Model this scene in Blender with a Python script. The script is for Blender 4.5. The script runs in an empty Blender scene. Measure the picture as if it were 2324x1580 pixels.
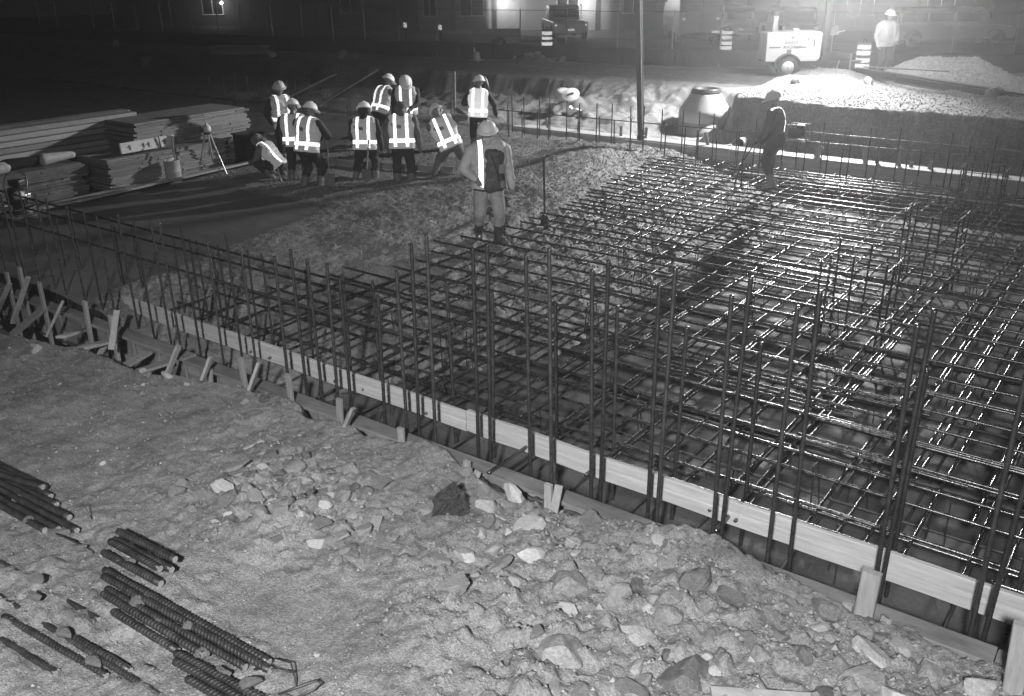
import bpy, bmesh, math, random
import numpy as np
from mathutils import Vector, Matrix, noise as mnoise

random.seed(7)
RNG = np.random.default_rng(7)
SC = bpy.context.scene
COL = SC.collection
R = math.radians
PI = math.pi

# ------------------------------------------------------------------ camera
CAM_Z = 4.4
cam_d = bpy.data.cameras.new('camera')
cam = bpy.data.objects.new('camera', cam_d)
COL.objects.link(cam)
cm = Matrix(((0.80433689, -0.22174768, 0.55124416), (0.59404732, 0.31923773, -0.73837325), (-0.01224538, 0.92136596, 0.3885033)))
cam.matrix_world = Matrix.Translation((0, 0, CAM_Z)) @ cm.to_4x4()
cam_d.sensor_width = 36.0
cam_d.lens = 36.0 * 2060.8 / 2324.0
cam_d.clip_start = 0.05
cam_d.clip_end = 900
SC.camera = cam

# ------------------------------------------------------------------ night sky
W = bpy.data.worlds.new('World')
SC.world = W
W.use_nodes = True
wn = W.node_tree
wn.nodes.clear()
w_out = wn.nodes.new('ShaderNodeOutputWorld')
w_bg = wn.nodes.new('ShaderNodeBackground')
w_sky = wn.nodes.new('ShaderNodeTexSky')
w_sky.sky_type = 'NISHITA'
w_sky.sun_disc = False
w_sky.sun_elevation = R(-4)
w_sky.sun_rotation = R(200)
w_bw = wn.nodes.new('ShaderNodeRGBToBW')
w_add = wn.nodes.new('ShaderNodeMath')
w_add.operation = 'ADD'
w_add.inputs[1].default_value = 0.10
wn.links.new(w_sky.outputs[0], w_bw.inputs[0])
wn.links.new(w_bw.outputs[0], w_add.inputs[0])
wn.links.new(w_add.outputs[0], w_bg.inputs[0])
w_bg.inputs[1].default_value = 0.045
wn.links.new(w_bg.outputs[0], w_out.inputs[0])

# ------------------------------------------------------------------ lamps of the site
def lamp(name, kind, loc, power, radius=0.2, target=None, angle=None, blend=0.5):
    d = bpy.data.lights.new(name, kind)
    d.energy = power
    d.shadow_soft_size = radius
    o = bpy.data.objects.new(name, d)
    COL.objects.link(o)
    o.location = loc
    if target is not None:
        o.rotation_euler = (Vector(target) - Vector(loc)).to_track_quat('-Z', 'Y').to_euler()
    if angle:
        d.spot_size = R(angle)
        d.spot_blend = blend
    return o

TOWER = Vector((-8.7, 28.2, 5.9))
lamp('tower_floodlight_lamp', 'SPOT', TOWER, 13500, 0.25, (-12.2, 17.0, 0), 130, 0.7)
lamp('tower_floodlight_lamp', 'SPOT', TOWER + Vector((0.3, -0.2, 0)), 800, 0.25, (-9.0, 31.6, 0), 118, 0.8)
lamp('tower_spill_lamp', 'POINT', TOWER + Vector((0, 0, 0.1)), 1500, 0.25)  # added point light, stands for stray light from the tower heads
lamp('rear_floodlight_lamp', 'SPOT', (0.9, -3.5, 6.8), 11400, 0.3, (-3.2, 2.6, 0), 78, 1.0)
lamp('camera_flash', 'POINT', (0.03, -0.03, CAM_Z + 0.07), 110, 0.015)
SC.view_settings.view_transform = 'Standard'
SC.view_settings.look = 'None'
SC.view_settings.gamma = 1
SC.view_settings.use_curve_mapping = False
SC.view_settings.exposure = 0.0
SC.cycles.use_denoising = True
SC.cycles.max_bounces = 6
SC.cycles.volume_bounces = 0
SC.cycles.transparent_max_bounces = 8
SC.cycles.sample_clamp_indirect = 4.0

# ------------------------------------------------------------------ noise
def _hash(ix, iy, seed):
    n = (ix.astype(np.int64) * 374761393 + iy.astype(np.int64) * 668265263 + seed * 1274126177) & 0x7fffffff
    n = ((n ^ (n >> 13)) * 1274126177) & 0x7fffffff
    n = (n ^ (n >> 16)) & 0xffffff
    return n / float(0xffffff)

def vn(x, y, seed=0):
    x = np.asarray(x, float)
    y = np.asarray(y, float)
    xi = np.floor(x)
    yi = np.floor(y)
    fx = x - xi
    fy = y - yi
    u = fx * fx * fx * (fx * (fx * 6 - 15) + 10)
    v = fy * fy * fy * (fy * (fy * 6 - 15) + 10)
    a = _hash(xi, yi, seed)
    b = _hash(xi + 1, yi, seed)
    c = _hash(xi, yi + 1, seed)
    d = _hash(xi + 1, yi + 1, seed)
    return (a * (1 - u) + b * u) * (1 - v) + (c * (1 - u) + d * u) * v * 1.0

def fbm(x, y, octs=4, seed=0, gain=0.5):
    s = 0
    a = 1.0
    t = 0
    ca, sa = math.cos(0.6), math.sin(0.6)
    for i in range(octs):
        s = s + a * (vn(x, y, seed + i * 17) - 0.5)
        t += a
        x, y = (x * ca - y * sa) * 2.03 + 5.1, (x * sa + y * ca) * 2.03 + 1.7
        a *= gain
    return s / t * 2

def cell(x, y, seed=0):
    """distance to the nearest jittered lattice point, and that cell's own random number"""
    x = np.asarray(x, float)
    y = np.asarray(y, float)
    xi = np.floor(x)
    yi = np.floor(y)
    best = np.full(x.shape, 9.0)
    idv = np.zeros(x.shape)
    for dx in (-1, 0, 1):
        for dy in (-1, 0, 1):
            cx = xi + dx
            cy = yi + dy
            px = cx + _hash(cx, cy, seed)
            py = cy + _hash(cx, cy, seed + 5)
            dd = (x - px) ** 2 + (y - py) ** 2
            m = dd < best
            best = np.where(m, dd, best)
            idv = np.where(m, _hash(cx, cy, seed + 9), idv)
    return np.sqrt(best), idv

def ss(a, b, x):
    t = np.clip((x - a) / (b - a), 0, 1)
    return t * t * (3 - 2 * t)

# ------------------------------------------------------------------ materials (all greys: the photograph is black and white)
def mat(name, base, rough=0.7, metal=0.0, var=0.35, scale=3.0, detail=6, bump=0.0, bscale=40.0, spec=0.5, stretch=None,
        fine=0.0, fscale=60.0, rvar=0.0, rnd=0.0, emit=0.0):
    m = bpy.data.materials.new(name)
    m.use_nodes = True
    n = m.node_tree
    b = n.nodes['Principled BSDF']
    tc = n.nodes.new('ShaderNodeTexCoord')
    vec = tc.outputs['Object']
    if stretch:
        mp = n.nodes.new('ShaderNodeMapping')
        mp.inputs['Scale'].default_value = stretch
        n.links.new(vec, mp.inputs['Vector'])
        vec = mp.outputs[0]
    nz = n.nodes.new('ShaderNodeTexNoise')
    nz.inputs['Scale'].default_value = scale
    nz.inputs['Detail'].default_value = detail
    nz.inputs['Roughness'].default_value = 0.65
    n.links.new(vec, nz.inputs['Vector'])
    mr = n.nodes.new('ShaderNodeMapRange')
    mr.inputs['From Min'].default_value = 0.25
    mr.inputs['From Max'].default_value = 0.75
    mr.inputs['To Min'].default_value = base * (1 - var)
    mr.inputs['To Max'].default_value = base * (1 + var)
    n.links.new(nz.outputs['Fac'], mr.inputs['Value'])
    val = mr.outputs[0]
    if fine:
        n2 = n.nodes.new('ShaderNodeTexNoise')
        n2.inputs['Scale'].default_value = fscale
        n2.inputs['Detail'].default_value = 3
        n.links.new(vec, n2.inputs['Vector'])
        m2 = n.nodes.new('ShaderNodeMapRange')
        m2.inputs['From Min'].default_value = 0.3
        m2.inputs['From Max'].default_value = 0.7
        m2.inputs['To Min'].default_value = 1 - fine
        m2.inputs['To Max'].default_value = 1 + fine
        n.links.new(n2.outputs['Fac'], m2.inputs['Value'])
        mu = n.nodes.new('ShaderNodeMath')
        mu.operation = 'MULTIPLY'
        n.links.new(val, mu.inputs[0])
        n.links.new(m2.outputs[0], mu.inputs[1])
        val = mu.outputs[0]
    if rnd:
        oi = n.nodes.new('ShaderNodeObjectInfo')
        m3 = n.nodes.new('ShaderNodeMapRange')
        m3.inputs['To Min'].default_value = 1 - rnd
        m3.inputs['To Max'].default_value = 1 + rnd
        n.links.new(oi.outputs['Random'], m3.inputs['Value'])
        mu = n.nodes.new('ShaderNodeMath')
        mu.operation = 'MULTIPLY'
        n.links.new(val, mu.inputs[0])
        n.links.new(m3.outputs[0], mu.inputs[1])
        val = mu.outputs[0]
    cc = n.nodes.new('ShaderNodeCombineColor')
    for i in range(3):
        n.links.new(val, cc.inputs[i])
    n.links.new(cc.outputs[0], b.inputs['Base Color'])
    b.inputs['Roughness'].default_value = rough
    b.inputs['Metallic'].default_value = metal
    b.inputs['Specular IOR Level'].default_value = spec
    if rvar:
        n4 = n.nodes.new('ShaderNodeTexNoise')
        n4.inputs['Scale'].default_value = scale * 2.3
        n4.inputs['Detail'].default_value = 4
        n.links.new(vec, n4.inputs['Vector'])
        m4 = n.nodes.new('ShaderNodeMapRange')
        m4.inputs['From Min'].default_value = 0.35
        m4.inputs['From Max'].default_value = 0.65
        m4.inputs['To Min'].default_value = max(0.05, rough - rvar)
        m4.inputs['To Max'].default_value = min(1, rough + rvar)
        n.links.new(n4.outputs['Fac'], m4.inputs['Value'])
        n.links.new(m4.outputs[0], b.inputs['Roughness'])
    if bump:
        nb = n.nodes.new('ShaderNodeTexNoise')
        nb.inputs['Scale'].default_value = bscale
        nb.inputs['Detail'].default_value = 5
        nb.inputs['Roughness'].default_value = 0.6
        n.links.new(vec, nb.inputs['Vector'])
        bp = n.nodes.new('ShaderNodeBump')
        bp.inputs['Strength'].default_value = bump
        bp.inputs['Distance'].default_value = 0.02
        n.links.new(nb.outputs['Fac'], bp.inputs['Height'])
        n.links.new(bp.outputs[0], b.inputs['Normal'])
    if emit:
        b.inputs['Emission Color'].default_value = (1, 1, 1, 1)
        b.inputs['Emission Strength'].default_value = emit
    return m

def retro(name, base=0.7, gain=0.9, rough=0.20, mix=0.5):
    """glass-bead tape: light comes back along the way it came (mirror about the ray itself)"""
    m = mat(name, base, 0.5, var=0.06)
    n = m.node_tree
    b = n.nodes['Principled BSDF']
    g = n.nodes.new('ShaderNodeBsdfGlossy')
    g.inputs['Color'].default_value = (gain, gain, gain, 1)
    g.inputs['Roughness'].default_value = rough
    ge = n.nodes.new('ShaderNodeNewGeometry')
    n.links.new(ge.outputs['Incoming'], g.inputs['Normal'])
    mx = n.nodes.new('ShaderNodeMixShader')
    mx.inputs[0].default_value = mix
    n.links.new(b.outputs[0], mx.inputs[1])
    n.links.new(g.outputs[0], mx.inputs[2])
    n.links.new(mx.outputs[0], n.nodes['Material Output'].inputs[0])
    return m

M = {}
M['bank'] = mat('muddy gravel bank', 0.22, 0.42, var=0.35, scale=1.6, detail=10, bump=0.9, bscale=70, fine=0.35, fscale=45, rvar=0.22)
M['far_soil'] = mat('excavated soil', 0.22, 0.85, var=0.35, scale=1.2, detail=10, bump=0.8, bscale=25, fine=0.3, fscale=18)
M['pit'] = mat('wet pit floor', 0.075, 0.8, var=0.35, scale=1.1, detail=9, bump=0.2, bscale=25, fine=0.2, fscale=30, rvar=0.25)
M['asphalt'] = mat('asphalt', 0.05, 0.8, var=0.3, scale=0.5, bump=0.2, bscale=30)
M['concrete_wet'] = mat('wet concrete', 0.21, 0.5, var=0.3, scale=2.0, detail=9, bump=1.0, bscale=75, fine=0.3, fscale=30, rvar=0.15)
M['concrete_smooth'] = mat('levelled wet concrete', 0.13, 0.5, var=0.25, scale=0.8, detail=8, bump=0.25, bscale=30, fine=0.15, fscale=60, stretch=(1.0, 0.35, 1))
M['concrete_cast'] = mat('precast concrete', 0.42, 0.7, var=0.14, scale=4, bump=0.2, bscale=50)
M['wood'] = mat('formwork timber', 0.33, 0.65, var=0.3, scale=6, detail=8, bump=0.15, bscale=30, stretch=(0.6, 3, 3), rnd=0.2)
M['wood_z'] = mat('stake timber', 0.27, 0.65, var=0.28, scale=9, detail=8, bump=0.2, bscale=30, stretch=(4, 4, 0.5), rnd=0.22)
M['wood_pale'] = mat('pale planed timber', 0.50, 0.55, var=0.16, scale=7, detail=8, bump=0.1, bscale=40, stretch=(0.35, 4, 5), rnd=0.08)
M['wood_dirty'] = mat('dirty formwork plank', 0.19, 0.75, var=0.5, scale=3, detail=9, bump=0.25, bscale=30, stretch=(0.7, 2.5, 2.5), rnd=0.2)
M['ply'] = mat('stacked board edges', 0.27, 0.7, var=0.3, scale=5, detail=8, bump=0.2, bscale=20, stretch=(3, 0.6, 4), rnd=0.25)
M['steel'] = mat('rebar steel', 0.20, 0.29, metal=0.92, var=0.4, scale=9, bump=0.15, bscale=60, rvar=0.1, rnd=0.15)
M['rust'] = mat('weathered rebar steel', 0.075, 0.30, metal=0.6, var=0.5, scale=6, bump=0.2, bscale=60, rvar=0.12, rnd=0.25)
M['big_bar'] = mat('muddy threaded bar', 0.042, 0.45, metal=0.35, var=0.7, scale=7, detail=8, bump=0.25, bscale=40, rvar=0.15)
M['bar_end'] = mat('sawn bar end', 0.42, 0.4, metal=0.4, var=0.25, scale=20)
M['wire'] = mat('tie wire', 0.06, 0.5, metal=0.5, var=0.3)
M['pale_rock'] = mat('pale rock', 0.36, 0.6, var=0.35, scale=7, detail=10, bump=0.6, bscale=14, fine=0.2, fscale=50, rvar=0.2, rnd=0.2)
M['grey_rock'] = mat('grey rock', 0.24, 0.55, var=0.4, scale=6, detail=10, bump=0.7, bscale=12, fine=0.3, fscale=50, rvar=0.25, rnd=0.25)
M['dark_rock'] = mat('dark rock', 0.13, 0.5, var=0.45, scale=6, detail=10, bump=0.7, bscale=14, fine=0.3, fscale=50, rvar=0.25, rnd=0.25)
M['clod'] = mat('dark tar clod', 0.05, 0.5, var=0.6, scale=14, detail=10, bump=1.0, bscale=20, rvar=0.25)
M['gravel'] = mat('gravel heap stone', 0.30, 0.75, var=0.3, scale=8, detail=8, bump=1.0, bscale=16, fine=0.3, fscale=12)
M['pebble'] = mat('pebbles', 0.2, 0.6, var=0.4, scale=2.5, detail=6, fine=0.4, fscale=14)
M['white_paint'] = mat('white enamel', 0.80, 0.35, var=0.04, scale=3)
M['offwhite'] = mat('white plastic', 0.75, 0.4, var=0.08, scale=3)
M['dark_metal'] = mat('dark painted metal', 0.05, 0.45, metal=0.3, var=0.3, scale=5)
M['grey_metal'] = mat('galvanised metal', 0.38, 0.4, metal=0.7, var=0.2, scale=6)
M['black'] = mat('black rubber', 0.025, 0.6, var=0.3, scale=8)
M['print'] = mat('grey print', 0.22, 0.5, var=0.05)
M['wood_board'] = mat('planed timber board', 0.43, 0.6, var=0.24, scale=7, detail=8, bump=0.1, bscale=40, stretch=(0.35, 4, 5), rnd=0.1)
M['retro_far'] = retro('prismatic tape', 0.7, 0.9, 0.13)
M['pipe'] = mat('pump hose rubber', 0.055, 0.42, var=0.4, scale=5, stretch=(1, 1, 0.3), bump=0.1, bscale=20)
M['wall_far'] = mat('streaked wall', 0.2, 0.8, var=0.4, scale=1.2, stretch=(1, 1, 0.3))
M['glass'] = mat('dark window glass', 0.02, 0.08, var=0.2, scale=1, spec=0.6)
M['wall_white'] = mat('painted wall', 0.36, 0.7, var=0.12, scale=0.6)
M['wall_grey'] = mat('grey wall', 0.12, 0.8, var=0.2, scale=0.6)
M['car_white'] = mat('white car paint', 0.62, 0.3, var=0.05, scale=1)
M['car_grey'] = mat('grey car paint', 0.5, 0.3, var=0.06, scale=1)
M['silt'] = mat('black silt fabric', 0.02, 0.9, var=0.3, scale=3, bump=0.3, bscale=20)
M['retro'] = retro('reflective tape')
M['reflector'] = retro('reflector lens', 0.5, 0.8, 0.12)
M['lamp_glow'] = mat('lit lamp', 0.8, 0.5, var=0.0, emit=14)
M['hat_light'] = retro('hard hat shell', 0.85, 0.9, 0.26, 0.045)  # small retro mix added so the shells look brighter in the flash
M['hat_grey'] = retro('grey hard hat shell', 0.55, 0.9, 0.26, 0.025)  # same added flash return, weaker on the grey shells
M['skin'] = mat('skin', 0.30, 0.55, var=0.12, scale=12)
M['jacket_dark'] = mat('dark work jacket', 0.045, 0.8, var=0.4, scale=9, bump=0.4, bscale=24)
M['jacket_mid'] = mat('grey work jacket', 0.17, 0.8, var=0.3, scale=9, bump=0.4, bscale=24)
M['jacket_pale'] = mat('pale rain jacket', 0.55, 0.6, var=0.2, scale=7, bump=0.4, bscale=18)
M['pants_dark'] = mat('dark work trousers', 0.04, 0.8, var=0.5, scale=7, bump=0.4, bscale=20)
M['pants_mid'] = mat('grey work trousers', 0.32, 0.8, var=0.3, scale=6, bump=0.4, bscale=18)
M['boots'] = mat('muddy rubber boots', 0.06, 0.5, var=0.6, scale=9, bump=0.3, bscale=25)
M['boots_mud'] = mat('concrete smeared boots', 0.15, 0.6, var=0.5, scale=9, bump=0.4, bscale=25)
M['glove'] = mat('work gloves', 0.22, 0.8, var=0.3, scale=15)
M['vest'] = retro('hi-vis vest cloth', 0.5, 0.9, 0.24, 0.035)
M['vest_white'] = retro('pale hi-vis vest cloth', 0.7, 0.9, 0.24, 0.22)
M['harness'] = mat('dark harness canvas', 0.085, 0.55, var=0.6, scale=9, bump=0.4, bscale=25)
M['beard'] = mat('white beard', 0.55, 0.9, var=0.2, scale=30)

# ------------------------------------------------------------------ mesh helpers
ROOTM = {}

class MB:
    def __init__(self):
        self.v = []
        self.f = []

    def add(self, verts, faces):
        k = len(self.v)
        self.v.extend([tuple(p) for p in verts])
        self.f.extend([tuple(i + k for i in fc) for fc in faces])
        return self

    def box(self, c, s, m=None):
        hx, hy, hz = s[0] / 2, s[1] / 2, s[2] / 2
        vs = [Vector((x, y, z)) for x in (-hx, hx) for y in (-hy, hy) for z in (-hz, hz)]
        if m is not None:
            vs = [m @ p for p in vs]
        c = Vector(c)
        return self.add([p + c for p in vs], [(0, 1, 3, 2), (4, 6, 7, 5), (0, 4, 5, 1), (2, 3, 7, 6), (0, 2, 6, 4), (1, 5, 7, 3)])

    def beam(self, a, b, w, h, up=(0, 0, 1), jag=0.0):
        a = Vector(a)
        b = Vector(b)
        d = b - a
        L = d.length
        d.normalize()
        u = Vector(up)
        s = d.cross(u)
        if s.length < 1e-4:
            s = d.cross(Vector((0, 1, 0)))
        s.normalize()
        u = s.cross(d).normalized()
        vs = []
        c = min(w, h) * 0.12
        sec = [(-w / 2 + c, -h / 2), (w / 2 - c, -h / 2), (w / 2, -h / 2 + c), (w / 2, h / 2 - c), (w / 2 - c, h / 2), (-w / 2 + c, h / 2), (-w / 2, h / 2 - c), (-w / 2, -h / 2 + c)]
        for t in (0, 1):
            for x, y in sec:
                vs.append(a + d * (L * t + (random.uniform(-jag, jag) if jag else 0)) + s * x + u * y)
        fs = [(i, (i + 1) % 8, 8 + (i + 1) % 8, 8 + i) for i in range(8)]
        fs += [tuple(range(7, -1, -1)), tuple(range(8, 16))]
        return self.add(vs, fs)

    def tube(self, pts, rad, n=8, caps=True):
        pts = [Vector(p) for p in pts]
        if not hasattr(rad, '__len__'):
            rad = [rad] * len(pts)
        vs = []
        prev = None
        for i, p in enumerate(pts):
            d = (pts[min(i + 1, len(pts) - 1)] - pts[max(i - 1, 0)]).normalized()
            if prev is None:
                s = d.cross(Vector((0, 0, 1)))
                if s.length < 1e-3:
                    s = d.cross(Vector((0, 1, 0)))
            else:
                s = prev - d * prev.dot(d)
            s.normalize()
            prev = s
            u = d.cross(s)
            for k in range(n):
                a = 2 * PI * k / n
                vs.append(p + (s * math.cos(a) + u * math.sin(a)) * rad[i])
        fs = []
        for i in range(len(pts) - 1):
            for k in range(n):
                fs.append((i * n + k, i * n + (k + 1) % n, (i + 1) * n + (k + 1) % n, (i + 1) * n + k))
        if caps:
            fs.append(tuple(range(n - 1, -1, -1)))
            fs.append(tuple((len(pts) - 1) * n + k for k in range(n)))
        return self.add(vs, fs)

    def lathe(self, prof, n=24, m=None, sx=1.0, sy=1.0):
        vs = []
        for r, z in prof:
            for k in range(n):
                a = 2 * PI * k / n
                vs.append(Vector((r * math.cos(a) * sx, r * math.sin(a) * sy, z)))
        if m is not None:
            vs = [m @ p for p in vs]
        fs = []
        for i in range(len(prof) - 1):
            for k in range(n):
                fs.append((i * n + k, i * n + (k + 1) % n, (i + 1) * n + (k + 1) % n, (i + 1) * n + k))
        fs.append(tuple(range(n - 1, -1, -1)))
        fs.append(tuple((len(prof) - 1) * n + k for k in range(n)))
        return self.add(vs, fs)

    def prism(self, poly, z0, z1, m=None):
        n = len(poly)
        vs = [Vector((x, y, z0)) for x, y in poly] + [Vector((x, y, z1)) for x, y in poly]
        if m is not None:
            vs = [m @ p for p in vs]
        return self.add(vs, [tuple(range(n - 1, -1, -1)), tuple(range(n, 2 * n))] + [(i, (i + 1) % n, n + (i + 1) % n, n + i) for i in range(n)])

    def mesh(self, name):
        me = bpy.data.meshes.new(name)
        me.from_pydata(self.v, [], self.f)
        me.validate()
        me.update()
        return me

    def build(self, name, m, parent=None, smooth=False, bevel=0.0, world=False):
        if world and parent is not None:
            inv = ROOTM[parent.name].inverted()
            self.v = [tuple(inv @ Vector(p)) for p in self.v]
        me = self.mesh(name)
        return link(name, me, m, parent, smooth, bevel)

def link(name, me, m, parent=None, smooth=False, bevel=0.0):
    if bevel or True:
        bm = bmesh.new()
        bm.from_mesh(me)
        if bevel:
            bmesh.ops.bevel(bm, geom=bm.edges[:], offset=bevel, segments=2, affect='EDGES', profile=0.6)
        bmesh.ops.recalc_face_normals(bm, faces=bm.faces[:])
        bm.to_mesh(me)
        bm.free()
    if smooth:
        me.polygons.foreach_set('use_smooth', [True] * len(me.polygons))
    if m is not None:
        me.materials.append(m)
    o = bpy.data.objects.new(name, me)
    COL.objects.link(o)
    if parent:
        o.parent = parent
    return o

def thing(name, label, cat, loc=(0, 0, 0), rz=0.0, group=None):
    o = bpy.data.objects.new(name, None)
    COL.objects.link(o)
    o.location = loc
    o.rotation_euler = (0, 0, rz)
    o.empty_display_size = 0.2
    ROOTM[o.name] = Matrix.Translation(loc) @ Matrix.Rotation(rz, 4, 'Z')
    return tag(o, label, cat, group)

def tag(o, label, cat, group=None):
    o['label'] = label
    o['category'] = cat
    if group:
        o['group'] = group
    return o

def struct(o):
    o['kind'] = 'structure'
    return o

def inst(name, me, parent, loc, rot=(0, 0, 0), sc=(1, 1, 1)):
    o = bpy.data.objects.new(name, me)
    COL.objects.link(o)
    o.parent = parent
    o.location = loc
    o.rotation_euler = rot
    o.scale = sc
    return o

def grid(name, xs, ys, h, m, smooth=True, m2=None, sel=None):
    X, Y = np.meshgrid(xs, ys)
    Z = h(X, Y)
    nx, ny = len(xs), len(ys)
    me = bpy.data.meshes.new(name)
    co = np.stack([X, Y, Z], -1).reshape(-1, 3)
    me.vertices.add(nx * ny)
    me.vertices.foreach_set('co', co.ravel())
    i = np.arange(nx - 1)
    j = np.arange(ny - 1)
    I, J = np.meshgrid(i, j)
    a = (J * nx + I).ravel()
    q = np.stack([a, a + 1, a + nx + 1, a + nx], -1)
    nf = len(a)
    me.loops.add(nf * 4)
    me.loops.foreach_set('vertex_index', q.ravel())
    me.polygons.add(nf)
    me.polygons.foreach_set('loop_start', np.arange(nf) * 4)
    me.polygons.foreach_set('loop_total', np.full(nf, 4))
    me.materials.append(m)
    if m2 is not None:
        me.materials.append(m2)
        fc = co[q].mean(1)
        me.polygons.foreach_set('material_index', sel(fc[:, 0], fc[:, 1], fc[:, 2]).astype(np.int32))
    me.polygons.foreach_set('use_smooth', np.full(nf, smooth))
    me.update()
    me.validate()
    o = bpy.data.objects.new(name, me)
    COL.objects.link(o)
    return o

def spaced(*segs):
    out = []
    for a, b, st in segs:
        out.append(np.arange(a, b - 1e-6, st))
    out.append([segs[-1][1]])
    return np.concatenate(out)

# ================================================================== THE GROUND
def near_edge(x):
    e = np.interp(x, [-24, -16, -12, -9.2, -7.5, -5.07, -3.5, -1.35, -0.3, 1.5, 6], [4.4, 4.6, 4.9, 5.3, 5.72, 5.60, 5.5, 5.72, 5.64, 5.72, 5.7])
    return e + 0.22 * fbm(x * 1.3, x * 0 + 3.3, 4, 41) + 0.24 * np.exp(-((x + 2.7) / 0.75) ** 2) + 0.14 * np.exp(-((x + 5.3) / 0.5) ** 2)

def rubble_mask(x, y):
    a = ss(-4.6, -3.2, x) * ss(3.1, 4.1, y + 0.25 * x + 1.0)
    b = np.exp(-(((x + 5.6) / 1.0) ** 2 + ((y - 4.35) / 0.75) ** 2))
    return np.clip(a + b, 0, 1)

def clay_mask(x, y):
    return np.exp(-(((x + 4.9) / 0.85) ** 2 + ((y - 3.45) / 0.42) ** 2) * 1.2)

def near_h(x, y):
    base = 0.02 + 0.07 * fbm(x * 0.45, y * 0.45, 3, 1) + 0.035 * fbm(x * 1.7, y * 1.7, 4, 2)
    fine = 0.026 * fbm(x * 6, y * 6, 5, 3, 0.62)
    rb = rubble_mask(x, y)
    cm_ = clay_mask(x, y)
    c, cid = cell(x * 7.0, y * 7.0, 77)
    wx, wy = x + 0.05 * fbm(x * 5, y * 5, 2, 91), y + 0.05 * fbm(x * 5 + 9, y * 5, 2, 92)
    c, cid = cell(wx * 6.5, wy * 6.5, 77)
    lump = 0.13 * (cid - 0.3) * np.clip(1.0 - c * 1.15, 0, 1) ** 0.7
    c2, cid2 = cell(x * 15 + 0.3 * fbm(x * 4, y * 4, 2, 8), y * 15, 78)
    lump2 = 0.04 * (cid2 - 0.2) * np.clip(1 - c2, 0, 1)
    h = base + (fine + lump2 * 0.8 + lump * 0.10) * (1 - 0.85 * cm_) + rb * (lump + lump2 + 0.05 + 0.05 * fbm(x * 2.6, y * 2.6, 3, 6))
    # wheel-pressed furrow and shallow hollow by the left edge
    h = h - 0.05 * np.exp(-(((x + 9.0) / 0.7) ** 2 + ((y - 3.9) / 0.35) ** 2)) - 0.04 * cm_
    d = y - near_edge(x)
    h = h + 0.09 * np.clip(fbm(x * 2.6, y * 8, 4, 14) + 0.02, 0, 1) * ss(-3.5, -4.0, x) * ss(3.3, 3.05, y)
    h = h - ss(-0.75, -0.05, d) * ((0.10 - 0.13 * np.exp(-((x + 2.7) / 0.8) ** 2) - 0.09 * np.exp(-((x + 5.3) / 0.5) ** 2)) * ss(-9, -6, x) + 0.5 * rb * np.clip(lump + lump2, 0, 1)) - 0.05 * ss(-5, -2, x) * ss(-0.4, 0, d)
    h = h - 0.7 * ss(6.0, 6.12, y)
    depth = np.interp(x, [-20, -8, -6.5, -4, 2], [1.0, 0.8, 0.35, 0.16, 0.12])
    h = h - depth * ss(0.0, 0.42, d) + 0.03 * ss(-0.35, -0.02, d) * (1 - ss(-0.02, 0.2, d))
    return h

xs = spaced((-26, -14, 0.12), (-14, -7.5, 0.05), (-7.5, 0.6, 0.026), (0.6, 8, 0.15))
ys = spaced((-8, 1.4, 0.3), (1.4, 6.0, 0.026), (6.0, 6.34, 0.04))
nb = struct(grid('near_bank', xs, ys, near_h, M['bank']))

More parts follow.
